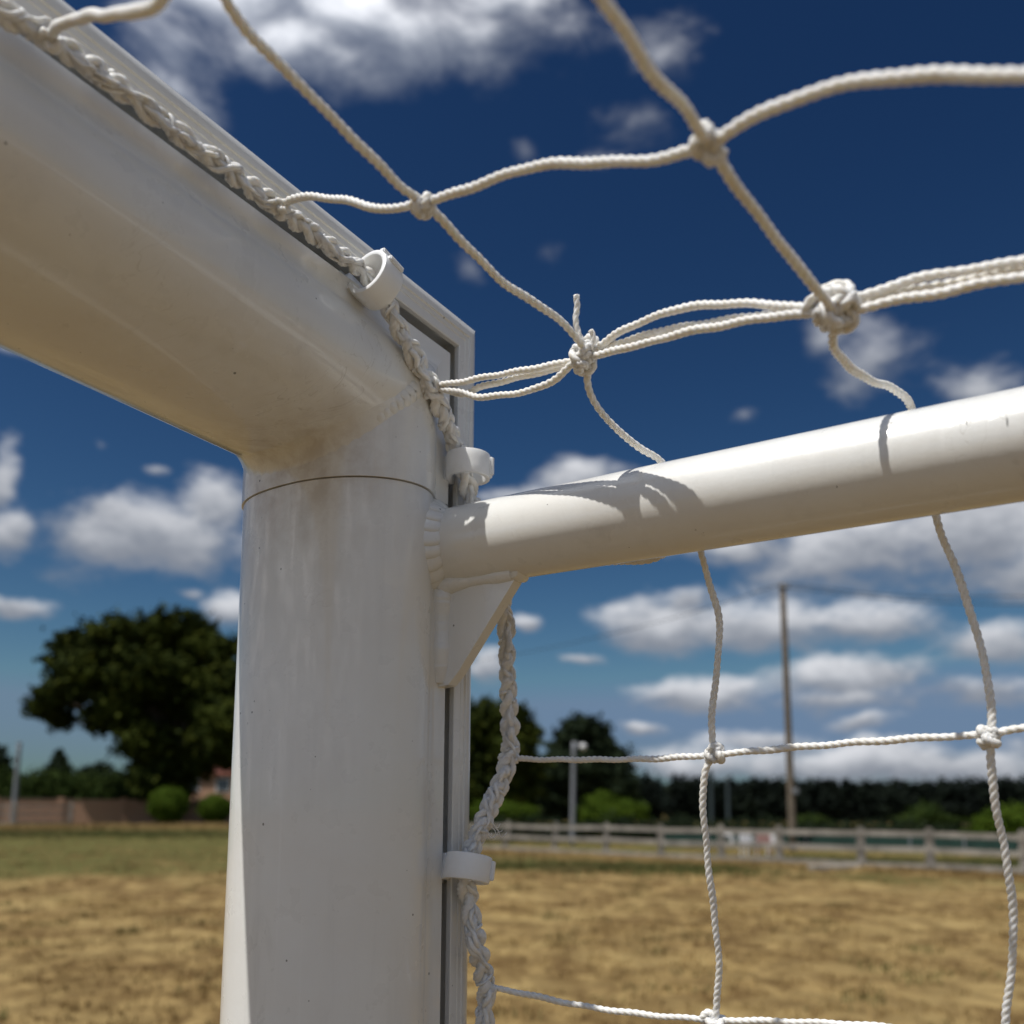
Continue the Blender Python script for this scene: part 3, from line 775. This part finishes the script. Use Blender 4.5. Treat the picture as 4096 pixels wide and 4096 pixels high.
base2 = onback(1800, 3470, 0, .0475); place_clip(clip2, base2, CC + .22 * ZZ, ZZ - .22 * CC)
base3 = onback(1432, 1150, 0, .0475); place_clip(clip3, base3, -ZZ, CC + .25 * ZZ)

# ------------------------------------------------------------------ background: vegetation
def leaf_cards(C, N, size, sq=.75, la=1.0):
    """C: list of (centre, radii) clumps -> many small leaf cards"""
    vol = np.array([r_[0] * r_[1] * r_[2] for _, r_ in C]) ** (2 / 3); pr_ = vol / vol.sum()
    pick = rng.choice(len(C), N, p=pr_)
    c = np.array([C[i][0] for i in range(len(C))])[pick]; r_ = np.array([C[i][1] for i in range(len(C))])[pick]
    d_ = rng.normal(size=(N, 3)); d_ /= np.linalg.norm(d_, axis=1)[:, None]
    rad = rng.uniform(.25, 1.0, N) ** .45 * (1 + .16 * la * rng.normal(size=N))
    # lumpy sub-clumps
    lump = 1 + la * .22 * np.sin(d_[:, 0] * 5 + pick) * np.sin(d_[:, 1] * 6 + 2 * pick) + la * .18 * np.sin(d_[:, 2] * 8 + pick * 1.3 + d_[:, 0] * 4)
    p = c + d_ * r_ * (rad * lump)[:, None]
    a = rng.normal(size=(N, 3)); a /= np.linalg.norm(a, axis=1)[:, None]
    b = np.cross(a, d_ + .3 * rng.normal(size=(N, 3))); b /= np.linalg.norm(b, axis=1)[:, None] + 1e-9
    s_ = size * rng.uniform(.5, 1.3, N)[:, None]
    V = np.stack([p - a * s_, p - b * s_ * sq, p + a * s_, p + b * s_ * sq], 1).reshape(-1, 3)
    return V, np.arange(4 * N).reshape(-1, 4)
def fast_mesh(name, V, Q, mat, parent=None, origin=None, **props):
    og = ORG[parent.name] if parent is not None else (np.array(origin, float) if origin is not None else np.array([V[:, 0].mean(), V[:, 1].mean(), V[:, 2].min()]))
    me = bpy.data.meshes.new(name); V = V - og
    me.vertices.add(len(V)); me.vertices.foreach_set('co', V.ravel())
    me.loops.add(Q.size); me.loops.foreach_set('vertex_index', Q.ravel().astype(np.int32))
    me.polygons.add(len(Q)); me.polygons.foreach_set('loop_start', (np.arange(len(Q)) * 4).astype(np.int32))
    me.update(calc_edges=True); me.validate(); me.materials.append(mat)
    o = bpy.data.objects.new(name, me); scene.collection.objects.link(o)
    if parent is not None: o.parent = parent
    else: o.location = og
    for k, v in props.items(): o[k] = v
    return o
def leaf_mat(name, a, b_, c, sc=.5):
    mt, t, b = newmat(name)
    co = t.node('ShaderNodeNewGeometry').outputs['Position']
    col = t.mixc(t.ramp(t.noise(co, sc, 4), .38, .62), a, b_)
    col = t.mixc(t.math('MULTIPLY', t.ramp(t.noise(co, sc * 4, 3), .5, .7), .7), col, c)
    t.put(b.inputs['Base Color'], col); b.inputs['Roughness'].default_value = .8; b.inputs['Specular IOR Level'].default_value = .06
    return mt
M_oak = leaf_mat('oak_foliage', (.016, .024, .004), (.030, .040, .005), (.075, .082, .010), .35)
M_hedge = leaf_mat('hedge_foliage', (.02, .036, .008), (.035, .055, .011), (.05, .07, .015), 1)
M_bright = leaf_mat('bright_shrub_foliage', (.038, .068, .006), (.056, .090, .008), (.08, .11, .012), 2)
M_dkgreen = leaf_mat('dark_foliage', (.012, .02, .010), (.018, .028, .013), (.028, .036, .014), .4)
M_pine = leaf_mat('pine_foliage', (.006, .009, .007), (.008, .012, .008), (.012, .018, .010), .06)
M_bark = simple('bark', (.07, .055, .04), .9, .35, 6, .6, 12)
def at(px, Y, py=None):
    """world point at ground distance Y along the column px"""
    d_ = ray(px, 3250); k = Y / d_[1]; q = cam_pos + d_ * k; return np.array([q[0], q[1], float(gh(q[0], q[1]))])
def hz(px, py, Y):
    d_ = ray(px, py); return (cam_pos + d_ * (Y / d_[1]))
def make_tree(name, base, lobes, Y, mat, ncards, size, label, category='tree', trunk_r=.45, dspread=2.0, group=None, limbs=True):
    root = thing(name, base, label=label, category=category)
    if group: root['group'] = group
    C = []
    for (px, py, rp) in lobes:
        c = hz(px, py, Y + rng.uniform(-1, 1) * dspread); rr = rp / F * Y
        C.append((c, np.array([rr, rr * 1.1, rr * .9])))
    V, Q = leaf_cards(C, ncards, size)
    fast_mesh('crown', V, Q, mat, root)
    mb = MB(); cc = np.mean([c for c, _ in C], 0)
    top = np.array([cc[0], cc[1], cc[2]])
    p, s = spline([base - ZZ * .1, base * .6 + top * .4 * np.array([1, 1, 1]) + np.array([.2, 0, 0]) * trunk_r, top], .25)
    mb.add(*sweep(p, trunk_r * np.linspace(1.1, .45, len(p)), 10))
    if limbs:
        for c, r_ in C[::2]:
            st = base * .45 + top * .55
            p, s = spline([st, (st + c) / 2 + np.array([0, 0, .3]), c], .3); mb.add(*sweep(p, trunk_r * .35 * np.linspace(1, .25, len(p)), 6))
    mb.build('trunk', M_bark, root)
    return root
oak = [(305, 2800, 42), (160, 2830, 55), (215, 2780, 70), (250, 2650, 75), (240, 2870, 60), (270, 2575, 60), (330, 2700, 90), (390, 2570, 90), (480, 2530, 85), (580, 2560, 100), (660, 2520, 90), (760, 2530, 100), (860, 2600, 90), (940, 2720, 100), (1010, 2600, 80), (1080, 2800, 120),
       (430, 2700, 120), (560, 2700, 130), (700, 2700, 140), (840, 2780, 130), (480, 2830, 110), (400, 2880, 60), (620, 2860, 140), (760, 2900, 140), (900, 2920, 120), (560, 2970, 90), (660, 3030, 110), (780, 3050, 80), (900, 3020, 70), (610, 3120, 80), (690, 3150, 90), (560, 3080, 50), (1050, 2980, 110), (350, 2620, 70)]
make_tree('oak_tree', at(700, 66), oak, 66, M_oak, 60000, .22, 'big dark oak tree with broad rounded crown left of the upright', trunk_r=.6, dspread=2.5)
make_tree('conifer_tree', at(235, 90), [(237, 3015, 16), (237, 3045, 28), (235, 3085, 45), (240, 3125, 50)], 90, M_dkgreen, 5000, .2, 'small pointed dark conifer poking above the hedge at far left', trunk_r=.2, dspread=.2, limbs=False)
make_tree('broadleaf_tree', at(-30, 80), [(-30, 3080, 70), (-60, 3020, 60), (10, 3140, 60), (-120, 3080, 80), (0, 3060, 30)], 80, M_dkgreen, 7000, .25, 'dark broad tree cut by the left edge behind the leaning pole', trunk_r=.3, dspread=1)
make_tree('broadleaf_tree', at(1900, 75), [(1880, 2900, 90), (1960, 2880, 90), (2050, 2880, 80), (2110, 2930, 60), (1930, 3000, 130), (2060, 3020, 90), (2120, 3080, 70), (1960, 3130, 120), (1800, 3000, 120), (2080, 3160, 90), (1840, 3150, 120)], 75, M_oak, 26000, .22, 'dark rounded tree partly hidden behind the right side of upright', trunk_r=.4, dspread=2)
make_tree('broadleaf_tree', at(2360, 85), [(2310, 2930, 70), (2370, 2940, 70), (2270, 3000, 80), (2400, 3010, 80), (2460, 3060, 70), (2330, 3080, 110), (2230, 3110, 90), (2450, 3140, 90), (2500, 3190, 60), (2350, 3190, 110), (2200, 3200, 80)], 85, M_dkgreen, 24000, .25, 'dark domed tree behind the thin lamp pole with grey lamp', trunk_r=.4, dspread=2)
make_tree('wispy_tree', at(430, 78), [(340, 3100, 35), (400, 3090, 45), (450, 3120, 45), (490, 3150, 35), (420, 3160, 40)], 78, M_dkgreen, 2600, .18, 'thin wispy grey green tree between hedge and oak tree', trunk_r=.15, dspread=1)
def shrub(name, Y, lobes, mat, n_, size, label, category='bush', stem=True, group=None, sq=.8):
    xs = [l[0] for l in lobes]; base = at(sum(xs) / len(xs), Y)
    root = thing(name, base, label=label, category=category)
    if group: root['group'] = group
    C = [(hz(px, py, Y), np.array([rx / F * Y, max(rx, ry) / F * Y, ry / F * Y])) for (px, py, rx, ry) in lobes]
    V, Q = leaf_cards(C, n_, size, la=.25 if 'topiary' in name else .8); V[:, 2] = np.maximum(V[:, 2], base[2] + .02)
    fast_mesh('foliage', V, Q, mat, root)
    mb = MB()
    for k in range(4):
        c = C[k % len(C)][0]; p, s = spline([base + np.array([.08 * k - .12, 0, -.05]), (base + c) / 2 + np.array([.15 * (k - 1.5), 0, 0]), c], .15)
        mb.add(*sweep(p, .07, 6))
    mb.build('stem', M_bark, root)
    return root
shrub('topiary_bush', 60, [(672, 3222, 82, 72), (672, 3205, 75, 55)], M_bright, 12000, .07, 'clipped round green bush on a short stem, clear of the upright, left of its twin', 'bush', group='clipped round bushes by the brick wall')
shrub('topiary_bush', 61, [(858, 3236, 68, 56)], M_bright, 9000, .07, 'clipped round green bush beside the left edge of upright', 'bush', group='clipped round bushes by the brick wall')
shrub('bright_bush', 50, [(2400, 3225, 65, 55), (2490, 3250, 90, 50), (2380, 3260, 60, 40), (2440, 3270, 100, 45)], M_bright, 14000, .08, 'rounded bright green bush behind fence, right of the thin lamp pole')
shrub('bright_bush', 52, [(2020, 3250, 70, 40), (2110, 3255, 40, 35), (1950, 3250, 70, 45)], M_bright, 8000, .08, 'low bright green bush behind fence, hard against the upright')
shrub('bright_bush', 40, [(3960, 3310, 75, 60), (4060, 3290, 100, 70), (3940, 3360, 70, 60), (4150, 3300, 100, 80), (3980, 3390, 70, 60)], M_bright, 14000, .06, 'tall bright green bush at the right edge behind the fence')
shrub('dark_bush', 80, [(3700, 3260, 60, 45), (3640, 3290, 60, 35), (3770, 3290, 60, 35)], M_hedge, 7000, .12, 'dull green bush before the wood, left of the right edge bush')
shrub('dark_bush', 90, [(3250, 3290, 50, 30), (3300, 3300, 45, 25), (3210, 3295, 40, 30)], M_hedge, 5000, .12, 'small olive bush just right of the tall telegraph pole')
shrub('dark_bush', 85, [(2720, 3290, 45, 30)], M_dkgreen, 4000, .12, 'small dark bush in front of the wood, right of bright bush')
shrub('flower_bush', 38, [(4030, 3400, 45, 22)], leaf_mat('orange_blossom', (.25, .10, .02), (.10, .09, .02), (.06, .08, .02), 3), 2500, .05, 'low bush with orange blossom at the foot of the right edge bush')
# hedge behind the brick wall
hl = [(px, 3140 + 14 * math.sin(px * .02) + rng.uniform(-8, 8), 60, 60) for px in range(-500, 560, 55)]
hroot = thing('hedge', at(100, 72), label='mid green hedge standing behind the brick wall at far left', category='hedge')
C = [(hz(px, py, 72), np.array([rx / F * 72, 1.2, ry / F * 72])) for (px, py, rx, ry) in hl] + [(hz(px, py + 45, 72), np.array([rx / F * 72, 1.3, ry / F * 72])) for (px, py, rx, ry) in hl]
V, Q = leaf_cards(C, 30000, .13)
fast_mesh('foliage', V, Q, M_hedge, hroot)
# wood on the skyline: one mass
WC = []
for k in range(1050):
    x = rng.uniform(-95, 220); y = 165 + rng.uniform(-5, 16) - .10 * x * 0
    h = 7.4 + rng.uniform(-.45, .45) + .3 * math.sin(x * .08)
    WC.append((np.array([x, y, h * .40]), np.array([2.4, 2.4, h * .48])))
    WC.append((np.array([x, y, h * .80]), np.array([1.3, 1.3, h * .24])))
V, Q = leaf_cards(WC, 190000, .48)
V[:, 2] = np.maximum(V[:, 2], 0)
fast_mesh('wood', V, Q, M_pine, origin=(60, 165, 0), kind='stuff', label='long dark pine wood along the whole right skyline', category='wood')

# ------------------------------------------------------------------ walls, house, fences, poles
def brick_mat():
    mt, t, b = newmat('red_brick')
    co = t.node('ShaderNodeTexCoord').outputs['Object']
    sw = t.node('ShaderNodeSeparateXYZ'); t.l.new(co, sw.inputs[0])
    cw = t.node('ShaderNodeCombineXYZ'); t.l.new(t.math('ADD', sw.outputs[0], sw.outputs[1]), cw.inputs[0]); t.l.new(sw.outputs[2], cw.inputs[1])
    br = t.node('ShaderNodeTexBrick'); t.l.new(cw.outputs[0], br.inputs[0])
    br.inputs['Color1'].default_value = (.42, .19, .11, 1); br.inputs['Color2'].default_value = (.45, .24, .15, 1); br.inputs['Mortar'].default_value = (.28, .22, .17, 1)
    br.inputs['Scale'].default_value = 1; br.inputs['Brick Width'].default_value = .225; br.inputs['Row Height'].default_value = .075; br.inputs['Mortar Size'].default_value = .01
    t.put(b.inputs['Base Color'], t.mixc(t.math('MULTIPLY', t.noise(co, .6, 4), .5), br.outputs[0], (.36, .24, .15)))
    b.inputs['Roughness'].default_value = .9
    return mt
M_brick = brick_mat()
M_cope = simple('stone_coping', (.10, .09, .08), .9, .3, 3)
M_wood = simple('weathered_timber', (.25, .225, .19), .9, .3, 2.5, .4, 20)
M_pole = simple('brown_pole_timber', (.13, .105, .078), .9, .25, 2)
M_steel = simple('grey_painted_steel', (.19, .20, .215), .6, .1, 2)
M_whiteish = simple('white_plastic', (.62, .62, .62), .5, .1, 3)
M_tile = simple('red_roof_tile', (.14, .05, .035), .85, .25, 3)
M_glass = simple('window_glass', (.05, .06, .07), .1, .1, 1, spec=.8)
M_black = simple('black_cable', (.02, .02, .02), .6, .1, 2)
wl = thing('brick_wall', at(300, 66), label='long low red brick wall with piers left of the upright', category='brick wall')
wa, wb = at(-900, 60), at(1500, 74)
wa[2] = wb[2] = .35
dirw = (wb - wa); Lw = np.linalg.norm(dirw); dirw /= Lw; ang = math.atan2(dirw[1], dirw[0])
mid = (wa + wb) / 2
MB().box(mid + ZZ * .95, (Lw, .23, 1.9), ang).build('wall_panel', M_brick, wl, smooth=False)
MB().box(mid + ZZ * 1.93, (Lw + .05, .31, .06), ang).build('coping', M_cope, wl, smooth=False)
for k in range(int(Lw / 4.0) + 1):
    c = wa + dirw * (k * 4.0 + .2)
    MB().box(c + ZZ * 1.02, (.42, .40, 2.04), ang).build('pier', M_brick, wl, smooth=False)
# house
hb = at(1010, 100); house = thing('brick_house', hb, label='red brick house with red tiled roof half hidden behind the oak', category='house')
MB().box(hb + ZZ * 2.4 + np.array([0, 4, 0]), (16, 8, 4.8)).build('wall', M_brick, house, smooth=False)
xl, xr, y0, y1, zr, zt = hb[0] - 8.5, hb[0] + 8.5, hb[1] - .5, hb[1] + 8.5, hb[2] + 4.8, hb[2] + 7.4
ymid = (y0 + y1) / 2
mk('roof', [(xl, y0, zr), (xr, y0, zr), (xr, y1, zr), (xl, y1, zr), (xl + 2, ymid, zt), (xr - 2, ymid, zt)], [(0, 1, 5, 4), (1, 2, 5), (2, 3, 4, 5), (3, 0, 4), (0, 3, 2, 1)], M_tile, house, smooth=False)
for dx in (-6.4, -3.2, 2.5, 6):
    w_ = MB().box(hb + np.array([dx, -.02, 3.7]), (1.5, .12, 1.4)).build('window_frame', M_whiteish, house, smooth=False)
    ORG[w_.name] = ORG[house.name]
    MB().box(hb + np.array([dx, -.10, 3.7]), (1.2, .05, 1.1)).build('pane', M_glass, w_, smooth=False)
# timber fences
def rail_fence(base, pts, heights, label, lean=None, nrail=3, post_h=1.28, railz=(1.1, .68, .26)):
    root = thing('timber_fence', base, label=label, category='fence')
    for k, p in enumerate(pts):
        tl = lean[k] if lean else 0
        mbp = MB().box(p + np.array([math.sin(tl) * .6, 0, post_h / 2 - .05]), (.17, .14, post_h + .1), 0, tl)
        mbp.box(p + np.array([math.sin(tl) * post_h, 0, post_h + .03]), (.11, .10, .06), 0, tl)
        mbp.build('post', M_wood, root, smooth=False)
    for k in range(len(pts) - 1):
        a, b_ = pts[k], pts[k + 1]; d_ = b_ - a; L = np.linalg.norm(d_)
        for j, z in enumerate(railz[:nrail]):
            off = np.array([0, -.10, 0]); za, zb = z + rng.uniform(-.02, .02), z + rng.uniform(-.02, .02)
            q0 = a + off + ZZ * za; q1 = b_ + off + ZZ * zb
            e = (q1 - q0) / np.linalg.norm(q1 - q0); up = ZZ * .065; th_ = np.cross(e, ZZ); th_ = th_ / np.linalg.norm(th_) * .022
            q0 = q0 + e * .012; q1 = q1 - e * .012
            V = [q0 - up - th_, q0 + up - th_, q0 + up + th_, q0 - up + th_, q1 - up - th_, q1 + up - th_, q1 + up + th_, q1 - up + th_]
            mk('rail', V, [(0, 1, 2, 3), (7, 6, 5, 4), (0, 4, 5, 1), (1, 5, 6, 2), (2, 6, 7, 3), (3, 7, 4, 0)], M_wood, root, smooth=False)
    return root
cols = [(x, 3790 / (130 + .030 * (x - 2640)), l) for x, l in ((1800, 0), (2015, .16), (2212, .10), (2420, .05), (2642, 0), (2882, 0), (3112, 0), (3438, 0), (3712, 0), (4085, 0), (4480, 0), (4900, 0))]
rail_fence(at(2700, 29), [at(x, y) for x, y, _ in cols], None, 'weathered grey post and rail fence across the right of the field', [l for *_, l in cols], post_h=1.0, railz=(.89, .52, .13))
colsL = [(-700, 51), (-480, 51.5), (-300, 52), (-120, 52.5), (60, 53), (285, 55)]
rail_fence(at(0, 52), [at(x, y) for x, y in colsL], None, 'pale timber fence before the brick wall at the left edge', railz=(1.25, .80, .35), post_h=1.42)
# poles
def pole_mesh(b, t_, r0_, r1_): 
    p = np.linspace(0, 1, 12)[:, None] * (t_ - b) + b; return sweep(p, np.linspace(r0_, r1_, 12), 14)
tp_b = at(3168, 36); tp_t = hz(3130, 2335, 36)
tp = thing('telegraph_pole', tp_b, label='tall bare brown telegraph pole rising beyond the fence at right', category='telegraph pole')
mk('shaft', *pole_mesh(tp_b - ZZ * .1, tp_t, .15, .11), M_pole, tp)
MB().box(tp_t + np.array([.04, -.12, -.15]), (.25, .08, .12)).build('bracket', M_steel, tp)
for s_ in (-.16, .2):
    p, _ = spline([tp_t + np.array([s_, -.1, -.2]), tp_t + np.array([s_, -.1, -.02])], .03); mk('insulator', *sweep(p, .04, 8), M_steel, tp)
p, _ = spline([tp_b + np.array([.12, -.16, 2.1]), tp_b + np.array([.12, -.16, 2.4])], .1)
mk('number_plate', *MB().box(tp_b + np.array([.1, -.17, 2.25]), (.22, .02, .22)).V[:1], MB().box((0, 0, 0), (1, 1, 1)).F, M_steel, tp, smooth=False)
lp_b = at(2288, 40); lp_t = hz(2296, 2968, 40)
lp = thing('lamp_pole', lp_b, label='thin grey lamp pole with small round lamp beside bright bush', category='lamp pole')
mk('shaft', *pole_mesh(lp_b - ZZ * .1, lp_t, .10, .085), M_steel, lp)
p, _ = spline([lp_t - ZZ * .12, lp_t + np.array([.2, 0, -.06]), lp_t + np.array([.32, 0, -.10])], .03); mk('arm', *sweep(p, .03, 8), M_steel, lp)
ph = np.linspace(-.15, .15, 9)[:, None] * np.array([[0, 1., 0]]) + lp_t + np.array([.38, 0, -.2])
mk('lamp_head', *sweep(ph, .15 * np.sqrt(np.clip(1 - np.linspace(-.97, .97, 9)**2, .02, 1)), 14), M_whiteish, lp)
b = at(55, 62); t_ = hz(78, 2975, 62)
pp = thing('leaning_pole', b, label='pale grey pole leaning right beside the hedge at far left', category='pole'); 
mk('shaft', *pole_mesh(b - ZZ * .1, t_, .17, .13), M_steel, pp)
mk('cap', *sweep(np.array([t_, t_ + ZZ * .06, t_ + ZZ * .12]), [.17, .17, .08], 12), M_steel, pp)
for k, (x, yt, lb) in enumerate(((2845, 3080, 'dark slim post before the wood, left one of the pair right of centre'), (2912, 3110, 'dark slim post before the wood, right one of the pair, nearer the telegraph pole'))):
    b = at(x, 60); t_ = hz(x - 2, yt, 60)
    r_ = thing('slim_post', b, label=lb, category='post', group='slim dark posts before the wood')
    mk('shaft', *pole_mesh(b - ZZ * .1, t_, .12, .10), simple('dark_steel', (.035, .05, .055), .6, .1, 2), r_)
    mk('cap', *sweep(np.array([t_, t_ + ZZ * .05, t_ + ZZ * .1]), [.13, .13, .06], 12), M_steel, r_)
def wire(pts, label):
    p, s = spline(pts, .5); V, Fc = sweep(p, .016, 6)
    mk('overhead_wire', V, Fc, M_black, origin=pts[0], label=label, category='wire', group='wires on the telegraph pole')
wire([tp_t + np.array([-.1, -.1, -.05]), hz(2700, 2470, 44), hz(2090, 2612, 58), hz(1500, 2700, 72)], 'faint overhead wire falling left from the telegraph pole top')
wire([tp_t + np.array([.15, -.1, -.02]), hz(3600, 2382, 34), hz(4200, 2385, 32), hz(5000, 2370, 30)], 'upper overhead wire running right from the telegraph pole')
wire([tp_t + np.array([.15, -.1, -.15]), hz(3600, 2400, 34), hz(4200, 2420, 32), hz(5000, 2410, 30)], 'lower overhead wire running right from the telegraph pole')
# green windbreak screen beyond the fence
M_scr = simple('green_screen_netting', (.018, .045, .036), .9, .2, 2)
sa, sb = at(2640, 38), at(4300, 34)
scn = thing('green_screen', (sa + sb) / 2, label='low dark green netting screen behind the fence at right', category='screen')
dd = sb - sa; Ls = np.linalg.norm(dd); an = math.atan2(dd[1], dd[0])
MB().box((sa + sb) / 2 + ZZ * .32, (Ls, .05, .50), an).build('netting', M_scr, scn, smooth=False)
for k in range(9): MB().box(sa + dd * k / 8 + ZZ * .3, (.06, .09, .66), an).build('post', M_steel, scn, smooth=False)
# garden chairs by the fence
def chair(px, Y, mat, lab, rz):
    k9 = .84
    b = at(px, Y); root = thing('garden_chair', b, label=lab, category='chair', group='small garden chairs beyond the fence')
    def bx(name, c, size):
        c = np.array(c) * k9; size = tuple(k9 * e for e in size); q = np.array([c[0] * math.cos(rz) - c[1] * math.sin(rz), c[0] * math.sin(rz) + c[1] * math.cos(rz), c[2]])
        MB().box(b + q, size, rz).build(name, mat, root, smooth=False)
    bx('seat', (0, 0, .44), (.5, .48, .05)); bx('backrest', (0, .25, .74), (.5, .05, .52))
    for sx in (-1, 1):
        bx('armrest', (.26 * sx, 0, .66), (.06, .46, .04))
        for sy in (-1, 1): bx('leg', (.22 * sx, .2 * sy, .21), (.05, .05, .41))
chair(2992, 30.3, M_whiteish, 'white garden chair left of the reddish one, behind the fence', .3)
chair(3050, 30.0, simple('faded_red_plastic', (.30, .17, .15), .6, .1, 3), 'pinkish red garden chair between two white ones', 2.9)
chair(3095, 30.4, M_whiteish, 'white garden chair right of reddish one, beside telegraph pole', 2.6)
# white ball-shaped float / ring
b = at(2905, 30.0) + ZZ * .55
a = np.linspace(0, 2 * math.pi, 33)
p = np.stack([b[0] + .17 * np.cos(a), b[1] + 0 * a, b[2] + .17 * np.sin(a)], 1)
mk('white_ring', *sweep(p, .06, 10, caps=False), M_whiteish, origin=b - ZZ * .55, label='small round white ring standing up left of the garden chairs', category='ring')
a_, b_ = at(3230, 23.6), at(3430, 23.9); dd = b_ - a_
p = np.linspace(0, 1, 14)[:, None] * dd + a_ + ZZ * .07
th4 = lambda th, i: (np.abs(np.cos(th))**6 + np.abs(np.sin(th))**6) ** (-1 / 6) * (1 + .03 * np.sin(i * 1.7 + th * 2))
mk('timber_baulk', *sweep(p, .09, 16, th4), M_wood, origin=a_, label='pale timber baulk lying in dry grass at the foot of the fence', category='timber')
# low dark hedge behind the right fence
hr2 = thing('hedge', at(3100, 45), label='long low dark hedge running behind the right fence below the wood', category='hedge')
C = [(at(px, 45 - (px - 1900) * .0012) + ZZ * .5, np.array([.75, .6, .62 + .10 * math.sin(px * .013)])) for px in range(1850, 4700, 60)]
V, Q = leaf_cards(C, 26000, .09)
fast_mesh('foliage', V, Q, M_dkgreen, hr2)
# taller rough grass along the fence and wall
def strip(x0, Y0, x1, Y1, n_, w_):
    a_, b_ = at(x0, Y0), at(x1, Y1); f_ = rng.uniform(0, 1, n_)[:, None]; q = a_ * (1 - f_) + b_ * f_
    return q[:, :2] + rng.normal(size=(n_, 2)) * w_
xy = np.vstack([strip(1700, 34, 3000, 26, 2200, .8), strip(3000, 26, 4700, 20.5, 2400, .7), strip(-700, 50, 1000, 57, 3000, 1.6)])
hgr = rng.uniform(.18, .42, len(xy)); hgr[:4600] *= .42
blades(xy, hgr, 9, .16, 'rough_grass', M_dry, 'taller rough dry grass along the foot of the fences')
xy = np.vstack([strip(-800, 44, 1100, 47, 2500, 2.6), strip(1900, 25, 2900, 23, 900, 1.2), strip(3100, 29, 4500, 26, 1600, .8)])
blades(xy, rng.uniform(.08, .2, len(xy)), 9, .18, 'green_grass', M_green, 'patches of greener grass among the dry field')
